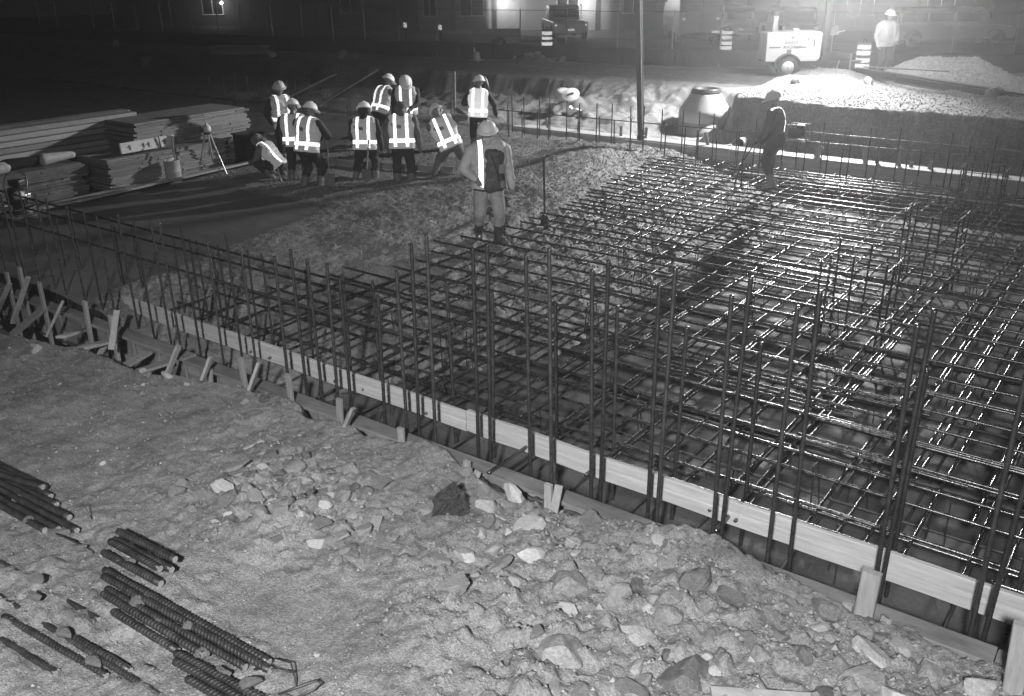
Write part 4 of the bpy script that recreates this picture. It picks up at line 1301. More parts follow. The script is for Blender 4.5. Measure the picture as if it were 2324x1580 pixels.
MB().beam((-18.44, 11.72, 0.745), (-18.44, 11.70, 0.99), 0.035, 0.016).build('clamp', M['dark_metal'], wp, world=True)
for i, (x, y, sx, sy, lab) in enumerate(((-19.1, 9.7, 0.35, 0.28, 'pale sack lying on the low dark stack, by its far end'), (-19.15, 9.05, 0.42, 0.36, 'crumpled tarp heap in the middle of the low dark stack'), (-19.0, 8.2, 0.3, 0.34, 'grey sack on the near end of the low dark stack'))):
    v, f = capsule((x, y - sy, 0.80), (x, y + sy, 0.80), 0.12, 0.10, 12, 5)
    b = MB().add(v, f).mesh('sack')
    wrinkle(b, 0.05, 6, 60 + i)
    o = link('sack', b, M['jacket_pale'] if i != 1 else M['silt'], None, True)
    tag(o, lab, 'sack', 'sacks on the lumber')
bk = thing('bucket', 'steel drum bucket with tools in it before the lumber stack', 'bucket', (-18.12, 11.72, 0.0))
MB().lathe([(0.165, 0.0), (0.17, 0.02), (0.17, 0.25), (0.175, 0.26), (0.17, 0.27), (0.17, 0.48), (0.178, 0.49), (0.175, 0.51), (0.16, 0.51), (0.155, 0.40)], 24).build('drum', M['concrete_cast'], bk, smooth=True)
MB().tube([(0.02, 0.08, 0.1), (-0.02, 0.11, 0.95)], 0.018, 7).build('tool_handle', M['wood_z'], bk)
v, f = capsule((0, -0.08, 0.50), (0.02, 0.02, 0.53), 0.05, 0.035, 8, 3)
MB().add(v, f).build('rag', M['offwhite'], bk, smooth=True)
tp = thing('survey_tripod', 'survey tripod with a pale laser level on its head', 'tripod', (-18.05, 12.7, 0.02))
for a in (0.4, 2.4, 4.5):
    MB().tube([(0.06 * math.cos(a), 0.06 * math.sin(a), 0.92), (0.21 * math.cos(a), 0.21 * math.sin(a), 0.45)], 0.022, 7).build('leg', M['wood_pale'], tp)
    MB().tube([(0.21 * math.cos(a), 0.21 * math.sin(a), 0.46), (0.36 * math.cos(a), 0.36 * math.sin(a), 0.0)], 0.014, 7).build('leg', M['grey_metal'], tp)
MB().lathe([(0.07, 0.92), (0.09, 0.93), (0.09, 0.96), (0.05, 0.97)], 16).build('tripod_head', M['dark_metal'], tp)
MB().lathe([(0.085, 0.97), (0.095, 1.0), (0.09, 1.07), (0.06, 1.12), (0.03, 1.14), (0.028, 1.18)], 18).build('laser_level', M['offwhite'], tp, smooth=True)
MB().box((-0.02, -0.13, 1.04), (0.07, 0.06, 0.14)).build('handle', M['dark_metal'], tp, bevel=0.01)
bn = thing('bin', 'dark wheeled bin standing against the tall lumber stack', 'bin', (-18.3, 14.0, 0))
MB().prism([(-0.24, -0.27), (0.24, -0.27), (0.24, 0.27), (-0.24, 0.27)], 0.04, 0.72).build('bin_body', M['silt'], bn, bevel=0.02)
MB().box((0, 0, 0.75), (0.53, 0.60, 0.05)).build('lid', M['dark_metal'], bn, bevel=0.015)
for s in (-1, 1):
    MB().lathe([(0.08, -0.02), (0.08, 0.02)], 14, Matrix.Translation((-0.2, s * 0.25, 0.08)) @ Matrix.Rotation(PI / 2, 4, 'X')).build('wheel', M['black'], bn)
MB().box((0.245, 0, 0.45), (0.012, 0.30, 0.02)).build('rib', M['dark_metal'], bn)

pt = thing('power_trowel', 'petrol engine of a power trowel with chrome handles by the near starter bars', 'power trowel', (-17.9, 8.15, 0.0), R(20))
MB().lathe([(0.16, 0.30), (0.19, 0.34), (0.19, 0.52), (0.15, 0.58), (0.08, 0.60)], 18).build('engine_block', M['dark_metal'], pt, smooth=True)
MB().lathe([(0.02, 0.50), (0.10, 0.52), (0.10, 0.62), (0.05, 0.66)], 14, Matrix.Translation((0.18, -0.12, -0.10))).build('air_filter', M['offwhite'], pt, smooth=True)
MB().box((-0.05, 0.12, 0.66), (0.26, 0.18, 0.13)).build('fuel_tank', M['dark_metal'], pt, bevel=0.03)
MB().box((0.2, 0.02, 0.44), (0.12, 0.16, 0.10)).build('muffler', M['grey_metal'], pt, bevel=0.02)
for s in (-1, 1):
    MB().tube([(s * 0.22, 0, 0.28), (s * 0.28, 0.02, 0.62), (s * 0.24, 0.10, 0.82), (s * 0.1, 0.12, 0.86)], 0.014, 7).build('handle', M['grey_metal'], pt, smooth=True)
mb = MB()
for r_ in (0.42, 0.30):
    mb.tube([(r_ * math.cos(a * PI / 12), r_ * math.sin(a * PI / 12), 0.10 + (0.42 - r_)) for a in range(25)], 0.012, 6)
mb.build('guard_ring', M['grey_metal'], pt, smooth=True)
for k in range(4):
    MB().box((0, 0, 0.04), (0.8, 0.12, 0.01), Matrix.Rotation(k * PI / 4, 3, 'Z').to_4x4()).build('blade', M['grey_metal'], pt) if k < 1 else MB().box((0, 0, 0.05 + 0.012 * k), (0.8, 0.1, 0.01), Matrix.Rotation(k * PI / 4, 4, 'Z')).build('blade', M['grey_metal'], pt)
MB().lathe([(0.10, 0.06), (0.12, 0.12), (0.10, 0.30)], 14).build('gearbox', M['dark_metal'], pt)

# boards propped on the dark slope behind the crew
for (a, b, lab) in (((-25.8, 20.7, 0.0), (-24.0, 22.3, 1.05), 'wide plank propped on the dark slope, left of the standing man'), ((-23.3, 20.4, 0.1), (-21.6, 21.9, 1.35), 'thin plank propped on the dark slope behind the crew')):
    o = MB().beam(a, b, 0.12, 0.04).build('plank', M['wood_dirty'], None)
    tag(o, lab, 'plank', 'planks propped on the slope')
dm = thing('generator', 'small dark engine pump with bright fittings beyond the shoveller', 'pump', (-18.4, 18.6, -0.02))
MB().box((0, 0, 0.18), (0.7, 0.45, 0.22)).build('pump_body', M['dark_metal'], dm, bevel=0.03)
MB().tube([(-0.45, 0, 0.05), (-0.45, 0, 0.5), (0.45, 0, 0.5), (0.45, 0, 0.05)], 0.018, 6).build('frame', M['dark_metal'], dm)
MB().box((0.1, 0.05, 0.40), (0.10, 0.08, 0.16)).build('label_plate', M['offwhite'], dm)
MB().tube([(-0.7, -0.3, 0.05), (-0.2, -0.2, 0.12), (0.3, -0.25, 0.06)], 0.03, 7).build('pipe', M['grey_metal'], dm)

# ================================================================== FAR BANK: HOSE, MANHOLE, CAPS, DRAIN, HEAPS
hp_ = thing('pump_hose', 'thick dark concrete pump hose hanging straight down to the pour', 'hose', (-11.06, 20.3, 0.35))
MB().tube([(-11.06, 20.3, 0.33), (-11.07, 20.3, 0.6), (-11.27, 20.3, 3.5), (-11.65, 20.3, 8.9)], [0.075, 0.085, 0.088, 0.088], 16).build('hose', M['pipe'], hp_, smooth=True, world=True)
MB().lathe([(0.088, -0.03), (0.10, -0.02), (0.10, 0.05), (0.088, 0.06)], 16, Matrix.Translation((-11.06, 20.3, 0.40))).build('collar', M['dark_metal'], hp_, world=True)
MB().tube([(-11.65, 20.3, 8.9), (-11.7, 20.45, 9.15), (-11.8, 20.8, 9.25), (-13, 24, 9.6)], 0.10, 12).build('boom_pipe', M['dark_metal'], hp_, smooth=True, world=True)
MB().tube([(-10.985, 20.23, 0.62), (-11.19, 20.23, 3.5), (-11.57, 20.23, 8.9)], 0.012, 6).build('rim_light_line', M['offwhite'], hp_, world=True)  # white line added as the tower's rim light along the hose edge

mh = thing('manhole', 'precast concrete manhole cone with an iron ring on top', 'manhole', (-11.98, 25.9, -0.5))
MB().lathe([(0.76, -0.35), (0.76, 0.50)], 40).build('barrel', M['concrete_cast'], mh, smooth=True)
MB().lathe([(0.77, 0.508), (0.77, 0.78), (0.74, 0.86), (0.46, 1.28), (0.45, 1.31)], 40).build('cone', M['concrete_cast'], mh, smooth=True)
MB().lathe([(0.43, 1.312), (0.45, 1.32), (0.43, 1.36), (0.42, 1.43), (0.40, 1.45), (0.33, 1.45), (0.32, 1.40)], 36).build('iron_ring', M['dark_metal'], mh, smooth=True)

gz = ter_z(-16.3, 25.2)
tub = thing('plastic_tub', 'white round plastic tub lying on the eroded bank', 'tub', (-16.55, 25.1, gz + 0.10), R(40))
MB().lathe([(0.19, -0.14), (0.235, 0.08), (0.25, 0.10), (0.25, 0.13), (0.23, 0.13)], 24, Matrix.Rotation(R(14), 4, 'X')).build('tub', M['offwhite'], tub, smooth=True)
MB().lathe([(0.235, 0.131), (0.22, 0.15), (0.05, 0.16)], 24, Matrix.Rotation(R(14), 4, 'X')).build('lid', M['white_paint'], tub, smooth=True)
cp = thing('oval_drain_lid', 'white oval lid with a dark slot on the eroded bank', 'lid', (-16.05, 24.75, gz + 0.16), R(33))
mC = Matrix.Rotation(R(58), 4, 'X') @ Matrix.Rotation(R(20), 4, 'Z')
MB().lathe([(0.26, -0.05), (0.275, -0.03), (0.275, 0.02), (0.24, 0.04), (0.19, 0.035), (0.17, 0.05), (0.05, 0.055)], 28, mC, 1.05, 0.8).build('rim', M['white_paint'], cp, smooth=True)
MB().box(mC @ Vector((0, 0, 0.058)), (0.22, 0.07, 0.012), mC).build('slot', M['dark_metal'], cp, bevel=0.0)
pv = []
for k in range(8):
    a = k / 7
    pv.append((-16.05 + 0.42 * a ** 1.6, 24.75 - 0.05 * a, ter_z(-16.05 + 0.42 * a ** 1.6, 24.7) + 0.22 * (1 - a) + 0.03))
mb = MB()
for k in range(7):
    mb.beam(pv[k], pv[k + 1], 0.11, 0.02)
o = mb.build('pipe_sleeve', M['offwhite'], None)
tag(o, 'curved strip of white plastic pipe hanging below the slotted cap', 'pipe')
dp = thing('drain_pipe', 'open end of a drain pipe sticking out of the shaded bank', 'pipe', (-9.40, 22.62, 0.05))
MB().tube([(0, 0.6, 0), (0, -0.12, 0)], 0.155, 24, caps=False).build('pipe_wall', M['concrete_cast'], dp, smooth=True)
mb = MB()
mb.tube([(0.155 * math.cos(a * PI / 12), -0.12, 0.155 * math.sin(a * PI / 12)) for a in range(25)], 0.018, 6)
mb.build('rim', M['concrete_cast'], dp, smooth=True)
MB().lathe([(0.14, 0), (0.001, 0.004)], 20, Matrix.Translation((0, 0.1, 0)) @ Matrix.Rotation(PI / 2, 4, 'X')).build('shade_disc', M['silt'], dp)  # black disc put in for the shade inside the pipe
sl = MB().add([(-10.85, 22.55, -0.32), (-9.95, 22.7, -0.30), (-10.15, 23.0, 0.30), (-10.35, 23.05, 0.34), (-10.7, 22.95, 0.0), (-10.8, 22.85, -0.34), (-9.9, 23.0, -0.34), (-10.1, 23.2, 0.26)],
              [(0, 1, 2, 3, 4), (0, 4, 5), (1, 6, 7, 2), (4, 3, 7, 6, 5), (2, 7, 3), (0, 5, 6, 1)]).build('stone_slab', M['pale_rock'], None, bevel=0.03)
tag(sl, 'tilted pale stone slab leaning at the foot of the bank below the manhole', 'stone')

# gravel heap
def heap_h(x, y):
    ax, ay, bx, by = -7.35, 31.6, -6.1, 32.5
    dx, dy = bx - ax, by - ay
    tt = np.clip(((x - ax) * dx + (y - ay) * dy) / (dx * dx + dy * dy), 0, 1)
    d = np.hypot(x - ax - tt * dx, y - ay - tt * dy)
    d = np.sqrt(d * d + 0.05) - 0.22
    z = 1.56 - 0.52 * d + 0.10 * fbm(x * 0.9, y * 0.9, 3, 81)
    c, cid = cell(x * 10, y * 10, 82)
    z = z + 0.05 * (cid - 0.3) * np.clip(1.1 - c, 0, 1) + 0.03 * fbm(x * 5, y * 5, 2, 83)
    return np.maximum(z, ter_h(x, y) - 0.12)
hpx = grid('gravel_heap', np.arange(-10.2, -3.0, 0.04), np.arange(28.9, 35.2, 0.05), heap_h, M['gravel'])
tag(hpx, 'big heap of loose gravel beside the light tower, lit along its left side', 'gravel heap')
hpx['kind'] = 'stuff'
bmz = []
for i, (a, b, w, h, m, lab) in enumerate((((-8.5, 28.7, 1.36), (-3.2, 27.0, 1.05), 0.16, 0.20, 'dark_metal', 'long dark steel beam lying across the spoil in front of the gravel heap'),
        ((-8.35, 28.9, 1.48), (-5.9, 28.6, 1.50), 0.06, 0.04, 'wood_dirty', 'thin board lying flat over the end of the dark steel beam'),
        ((-7.55, 28.55, 1.42), (-4.6, 27.55, 1.24), 0.10, 0.04, 'wood', 'pale plank lying along the top of the dark steel beam'),
        ((-7.2, 28.25, 1.25), (-2.6, 26.6, 0.98), 0.16, 0.18, 'dark_metal', 'second dark steel beam, the nearer one on the spoil bank'))):
    mb = MB()
    if m == 'dark_metal':
        d = (Vector(b) - Vector(a)).normalized()
        mb.beam(Vector(a) + Vector((0, 0, h / 2)), Vector(b) + Vector((0, 0, h / 2)), w, 0.02)
        mb.beam(Vector(a) - Vector((0, 0, h / 2)), Vector(b) - Vector((0, 0, h / 2)), w, 0.02)
        mb.beam(a, b, 0.02, h - 0.024)
    else:
        mb.beam(a, b, w, h)
    o = mb.build('steel_beam' if m == 'dark_metal' else 'plank', M[m], None)
    tag(o, lab, 'beam' if m == 'dark_metal' else 'plank', 'beams and boards on the spoil bank')
px = MB().tube([(-3.95, 26.9, 1.0), (-3.1, 26.9, 1.05)], 0.06, 10).build('pipe', M['grey_metal'], None)
tag(px, 'short pale pipe poking out of the spoil at the right edge', 'pipe')

# ================================================================== LIGHT TOWER TRAILER
tz = ter_z(-11.2, 31.5)
tw = thing('light_tower', 'white trailer light tower with lettering, wheel and mast', 'light tower', (-11.62, 31.48, tz), R(37.0))
WX, WY = 1.84, 0.95                                                    # box length and depth, local x runs along the trailer
def rbox(c, s, b=0.04):
    return MB().box(c, s).build, c
mb = MB().prism([(-0.92, 0.52), (0.80, 0.52), (0.90, 0.62), (0.92, 1.40), (0.88, 1.46), (-0.90, 1.44), (-0.92, 1.40)], -WY / 2, WY / 2, Matrix.Rotation(PI / 2, 4, 'X'))
mb.build('cabinet', M['white_paint'], tw, bevel=0.03)
MB().box((-0.14, -WY / 2 - 0.006, 1.02), (1.36, 0.012, 0.68)).build('side_door', M['white_paint'], tw, bevel=0.005)
MB().box((0.66, -WY / 2 - 0.012, 1.10), (0.03, 0.02, 0.22)).build('door_handle', M['dark_metal'], tw, bevel=0.005)
MB().box((0.44, -WY / 2 - 0.016, 1.22), (0.035, 0.012, 0.10)).build('latch', M['print'], tw)
for sx in (-0.62, 0.22):
    MB().box((sx - 0.02, -WY / 2 - 0.015, 0.972), (0.38 if sx < 0 else 0.40, 0.004, 0.045)).build('stripe', M['print'], tw)
MB().box((-0.16, -WY / 2 - 0.015, 0.82), (0.15, 0.004, 0.17)).build('warning_label', M['print'], tw)
def text(s, size, loc, parent, m, name='lettering', bold=0.0):
    cu = bpy.data.curves.new('txt', 'FONT')
    cu.body = s
    cu.size = size
    cu.align_x = 'CENTER'
    cu.extrude = 0.002
    cu.offset = bold
    o = bpy.data.objects.new('txt', cu)
    COL.objects.link(o)
    dg = bpy.context.evaluated_depsgraph_get()
    dg.update()
    me = bpy.data.meshes.new_from_object(o.evaluated_get(dg))
    bpy.data.objects.remove(o)
    me.materials.clear()
    me.materials.append(M[m])
    q = bpy.data.objects.new(name, me)
    COL.objects.link(q)
    q.parent = parent
    q.location = loc
    q.rotation_euler = (PI / 2, 0, 0)
    return q
text('MAGNUM', 0.135, (-0.06, -WY / 2 - 0.016, 0.935), tw, 'print', bold=0.002)
text('SUNSTATE', 0.095, (-0.10, -WY / 2 - 0.016, 1.09), tw, 'print', bold=0.003)
text('EQUIPMENT', 0.04, (-0.10, -WY / 2 - 0.016, 1.045), tw, 'print')
mb = MB()
mb.tube([(-0.10 + 0.18 * math.cos(PI * k / 14), -WY / 2 - 0.016, 1.17 + 0.15 * math.sin(PI * k / 14)) for k in range(15)], 0.006, 4)
mb.tube([(-0.10, -WY / 2 - 0.016, 1.18), (-0.08, -WY / 2 - 0.016, 1.27)], 0.008, 4)
for a in (20, 60, 120, 160, 200, 340):
    mb.tube([(-0.08, -WY / 2 - 0.016, 1.27), (-0.08 + 0.055 * math.cos(R(a)), -WY / 2 - 0.016, 1.27 + 0.04 * math.sin(R(a)))], 0.008, 4)
mb.build('palm_logo', M['print'], tw)
for dx in (0, 0.085):
    MB().tube([(-0.63 + dx, -0.1, 1.43), (-0.63 + dx, -0.1, 1.90), (-0.63 + dx + (0.03 if dx else -0.03), -0.1, 1.93)], 0.042, 10).build('exhaust_stack', M['offwhite'], tw, smooth=True)
MB().box((0.12, -0.05, 1.50), (0.2, 0.2, 0.09)).build('filler_cap', M['white_paint'], tw, bevel=0.015)
def wheel(parent, c, r=0.345, w=0.2, axis='Y', m='white_paint'):
    rot = Matrix.Translation(c) @ Matrix.Rotation(PI / 2, 4, 'X')
    if axis == 'X':
        rot = Matrix.Translation(c) @ Matrix.Rotation(PI / 2, 4, 'Y')
    h = w / 2
    ty = MB().lathe([(r * 0.60, -h), (r * 0.9, -h), (r * 0.98, -h * 0.7), (r, -h * 0.3), (r, h * 0.3), (r * 0.98, h * 0.7), (r * 0.9, h), (r * 0.60, h)], 32, rot).build('tyre', M['black'], parent, smooth=True)
    rim = MB().lathe([(r * 0.60, -h * 1.02), (r * 0.56, -h * 0.75), (r * 0.42, -h * 0.55), (r * 0.2, -h * 0.75), (0.001, -h * 0.78), (0.001, h * 0.78), (r * 0.2, h * 0.75), (r * 0.42, h * 0.55), (r * 0.56, h * 0.75), (r * 0.60, h * 1.02)], 28, rot).build('rim', M[m], parent, smooth=True)
    for k in range(8):
        a = k * PI / 4
        MB().lathe([(r * 0.055, -0.006), (r * 0.055, 0.006)], 8, rot @ Matrix.Translation((r * 0.40 * math.cos(a), r * 0.40 * math.sin(a), h * 0.62))).build('rim_hole', M['black'], rim)
    MB().lathe([(r * 0.13, 0.0), (r * 0.12, 0.03), (r * 0.05, 0.04)], 12, rot @ Matrix.Translation((0, 0, h * 0.72))).build('hub', M['grey_metal'], rim)
    return ty
wheel(tw, (-0.20, -WY / 2 - 0.10, 0.345), 0.35, 0.21)
wheel(tw, (-0.20, WY / 2 + 0.10, 0.345), 0.35, 0.21)
mb = MB()
for k in range(13):
    pass
arc = [(-0.20 + 0.44 * math.cos(R(a)), 0.36 + 0.42 * math.sin(R(a))) for a in range(8, 173, 12)]
arc2 = [(-0.20 + 0.415 * math.cos(R(a)), 0.36 + 0.395 * math.sin(R(a))) for a in range(172, 7, -12)]
MB().prism(arc + arc2, 0, 0.26, Matrix.Translation((0, -WY / 2 + 0.02, 0)) @ Matrix.Rotation(PI / 2, 4, 'X')).build('fender', M['dark_metal'], tw)
MB().prism([(-0.20 + 0.40 * math.cos(R(a)), 0.40 + 0.39 * math.sin(R(a))) for a in range(0, 181, 12)], 0, 0.012, Matrix.Translation((0, -WY / 2 - 0.005, 0)) @ Matrix.Rotation(PI / 2, 4, 'X')).build('wheel_well', M['black'], tw)
for y in (-0.3, 0.3):
    MB().beam((-0.9, y, 0.46), (1.4, y, 0.46), 0.07, 0.09).build('chassis_rail', M['dark_metal'], tw)
MB().beam((1.3, 0, 0.46), (2.45, 0, 0.45), 0.09, 0.09).build('drawbar', M['dark_metal'], tw)
MB().box((2.3, -0.02, 0.47), (0.34, 0.14, 0.06)).build('jack_plate', M['grey_metal'], tw, bevel=0.01)
MB().tube([(2.1, -0.06, 0.0), (2.1, -0.06, 0.72)], 0.035, 10).build('jack', M['grey_metal'], tw)
MB().tube([(1.72, -0.05, 0.5), (1.6, -0.05, 0.0)], 0.02, 7).build('chain', M['grey_metal'], tw)
for s in (-1, 1):
    MB().tube([(0.62, s * 0.5, 0.40), (0.62, s * 1.0, 0.40), (0.62, s * 1.0, 0.03)], 0.03, 8).build('outrigger', M['dark_metal'], tw)
MB().box((1.16, 0.02, 1.8), (0.13, 0.13, 2.6)).build('mast', M['dark_metal'], tw, bevel=0.01)
MB().box((1.16, 0.02, 3.9), (0.10, 0.10, 1.9)).build('mast_section', M['grey_metal'], tw, bevel=0.008)
MB().tube([(0.98, -0.12, 0.6), (0.98, -0.12, 1.75)], 0.018, 7).build('cable', M['black'], tw)
MB().prism([(-0.13, 0), (0.13, 0), (0.13, 0.16), (0.09, 0.27), (0.02, 0.31), (-0.06, 0.30), (-0.11, 0.25), (-0.13, 0.16)], -0.04, 0.04, Matrix.Translation((1.42, -0.14, 1.32)) @ Matrix.Rotation(PI / 2, 4, 'X')).build('winch', M['grey_metal'], tw)
MB().tube([(1.48, -0.17, 1.40), (1.75, -0.17, 1.46)], 0.018, 7).build('winch_crank', M['offwhite'], tw)
LL = ROOTM[tw.name].inverted() @ TOWER
MB().beam((1.16, 0.02, 4.9), (LL.x, LL.y + 0.1, LL.z + 0.32), 0.08, 0.08).build('mast_arm', M['grey_metal'], tw)
MB().box((LL.x, LL.y, LL.z + 0.34), (1.1, 0.06, 0.06)).build('crossbar', M['grey_metal'], tw)
for k, dx in enumerate((-0.48, -0.16, 0.16, 0.48)):
    mm = Matrix.Translation((LL.x + dx, LL.y, LL.z + 0.18)) @ Matrix.Rotation(R(55), 4, 'X')
    lh = MB().lathe([(0.10, 0.14), (0.14, 0.05), (0.16, -0.08), (0.155, -0.08), (0.12, 0.04), (0.03, 0.08)], 18, mm).build('floodlight', M['grey_metal'], tw, smooth=True)
    MB().lathe([(0.13, -0.03), (0.10, -0.045), (0.001, -0.05)], 16, mm).build('lamp_glass', M['lamp_glow'], lh)

# ================================================================== FENCE
POSTS = [(-56.0,29.0),(-53.98,29.03),(-50.4,29.1),(-48.48,29.22),(-46.47,29.34),(-44.46,29.46),(-42.08,29.6),(-40.16,29.72),(-38.42,29.82),(-36.31,29.95),(-34.39,30.06),(-32.44,30.19),(-30.7,30.46),(-28.9,30.75),(-26.98,31.05),(-25.07,31.35),(-23.03,31.67),(-21.0,31.99),(-18.64,32.03),(-16.54,32.5),(-14.85,33.04),(-13.03,33.62),(-11.12,34.24),(-9.12,34.88),(-7.35,35.45),(-5.52,36.07),(-3.6,36.7),(-1.5,37.4)]
fe = thing('site_fence', 'temporary chain link site fence with a black silt cloth along its foot', 'fence', (-20, 32, 0.8))
tops = []
for i, (x, y) in enumerate(POSTS):
    z = ter_z(x, y)
    dx, dy = random.uniform(-0.05, 0.05), random.uniform(-0.05, 0.05)
    MB().tube([(x, y, z - 0.05), (x + dx, y + dy, z + 2.0)], 0.022, 8).build('post', M['grey_metal'], fe, world=True)
    tops.append((x, y, z))
for i in range(len(tops) - 1):
    (x0, y0, a), (x1, y1, b) = tops[i], tops[i + 1]
    if i >= 11:
        MB().tube([(x0, y0, a + 1.93), (x1, y1, b + 1.93)], 0.013, 6).build('rail', M['dark_metal'], fe, world=True)
        MB().tube([(x0, y0, a + 0.95), ((x0 + x1) / 2, (y0 + y1) / 2, (a + b) / 2 + 0.92), (x1, y1, b + 0.95)], 0.008, 5).build('tension_wire', M['dark_metal'], fe, world=True)
    n = 8
    vs, fs = [], []
    for k in range(n + 1):
        q = k / n
        xx, yy = x0 + (x1 - x0) * q, y0 + (y1 - y0) * q - 0.04
        w = 0.03 * math.sin(q * 9 + i)
        zb = ter_z(xx, yy) - 0.05
        vs += [(xx, yy + w, zb), (xx, yy - w * 0.5, zb + 0.68 - 0.05 * math.sin(PI * q)), (xx, yy + w + 0.01, zb), (xx, yy - w * 0.5 + 0.01, zb + 0.68 - 0.05 * math.sin(PI * q))]
    for k in range(n):
        a_ = 4 * k
        fs += [(a_, a_ + 4, a_ + 5, a_ + 1), (a_ + 2, a_ + 3, a_ + 7, a_ + 6), (a_ + 1, a_ + 5, a_ + 7, a_ + 3)]
    MB().add(vs, fs).build('silt_cloth', M['silt'], fe, world=True)
# diamond wire of the nearer bays
mb = MB()
for i in range(13, 26):
    (x0, y0, a), (x1, y1, b) = tops[i], tops[i + 1]
    nW = 14
    for s in (1, -1):
        for k in range(-14, nW):
            q0, q1 = k / nW, (k + 14 * 0.9) / nW
            za, zb = 0.7, 1.92
            c0, c1 = max(0, q0), min(1, q1)
            if c1 <= c0:
                continue
            f0, f1 = (c0 - q0) / (q1 - q0), (c1 - q0) / (q1 - q0)
            if s < 0:
                f0, f1 = 1 - f0, 1 - f1
            p0 = (x0 + (x1 - x0) * c0, y0 + (y1 - y0) * c0, a + za + (zb - za) * f0)
            p1 = (x0 + (x1 - x0) * c1, y0 + (y1 - y0) * c1, a + za + (zb - za) * f1)
            mb.tube([p0, p1], 0.0022, 3, caps=False)
o = mb.build('wire_mesh', M['dark_metal'], fe, world=True)
o['kind'] = 'stuff'

# ================================================================== BEYOND THE FENCE
def drum(x, y, label, cut=1.0):
    t = thing('traffic_drum', label, 'traffic drum', (x, y, ter_z(x, y)), random.uniform(0, 1), 'traffic drums by the road')
    MB().lathe([(0.30, 0.0), (0.31, 0.05), (0.25, 0.07)], 22).build('base', M['black'], t)
    MB().lathe([(0.24, 0.06), (0.225, 0.95), (0.19, 0.99), (0.05, 1.0)], 22).build('barrel', M['wall_grey'], t, smooth=True)
    for z in (0.18, 0.38, 0.62, 0.82):
        r = 0.24 - 0.015 * (z / 0.95) + 0.004
        MB().lathe([(r - 0.008, z - 0.072), (r, z - 0.07), (r, z + 0.07), (r - 0.008, z + 0.072)], 22).build('reflective_band', M['retro_far'], t, smooth=True)
    MB().tube([(-0.06, 0, 0.99), (-0.06, 0, 1.06), (0.06, 0, 1.06), (0.06, 0, 0.99)], 0.014, 6).build('handle', M['black'], t)
drum(-23.9, 34.9, 'striped traffic drum just behind the parked pickup tailgate', 1)
drum(-17.5, 39.6, 'striped traffic drum left of the white trailer, behind the fence')
drum(-9.95, 34.2, 'striped traffic drum between the light tower and the standing man')
for (x, y, z, lab) in ((-30.47, 32.9, 1.9, 'left reflector marker post beyond the fence'), (-29.13, 33.8, 1.78, 'right reflector marker post beyond the fence')):
    lab = lab.replace('left reflector marker', 'reflector marker').replace('right reflector marker', 'reflector marker')
    lab += ', the one nearer the dark end' if x < -30 else ', the one nearer the pale trailer'
    t = thing('marker_post', lab, 'marker post', (x, y, ter_z(x, y)), R(20), 'reflector posts')
    zz = z - ter_z(x, y)
    MB().beam((0, 0, 0), (0, 0, zz + 0.15), 0.09, 0.03, up=(0, 1, 0)).build('post', M['dark_metal'], t)
    MB().box((0.0, -0.03, zz), (0.17, 0.02, 0.22)).build('reflector', M['retro_far'], t, bevel=0.009)

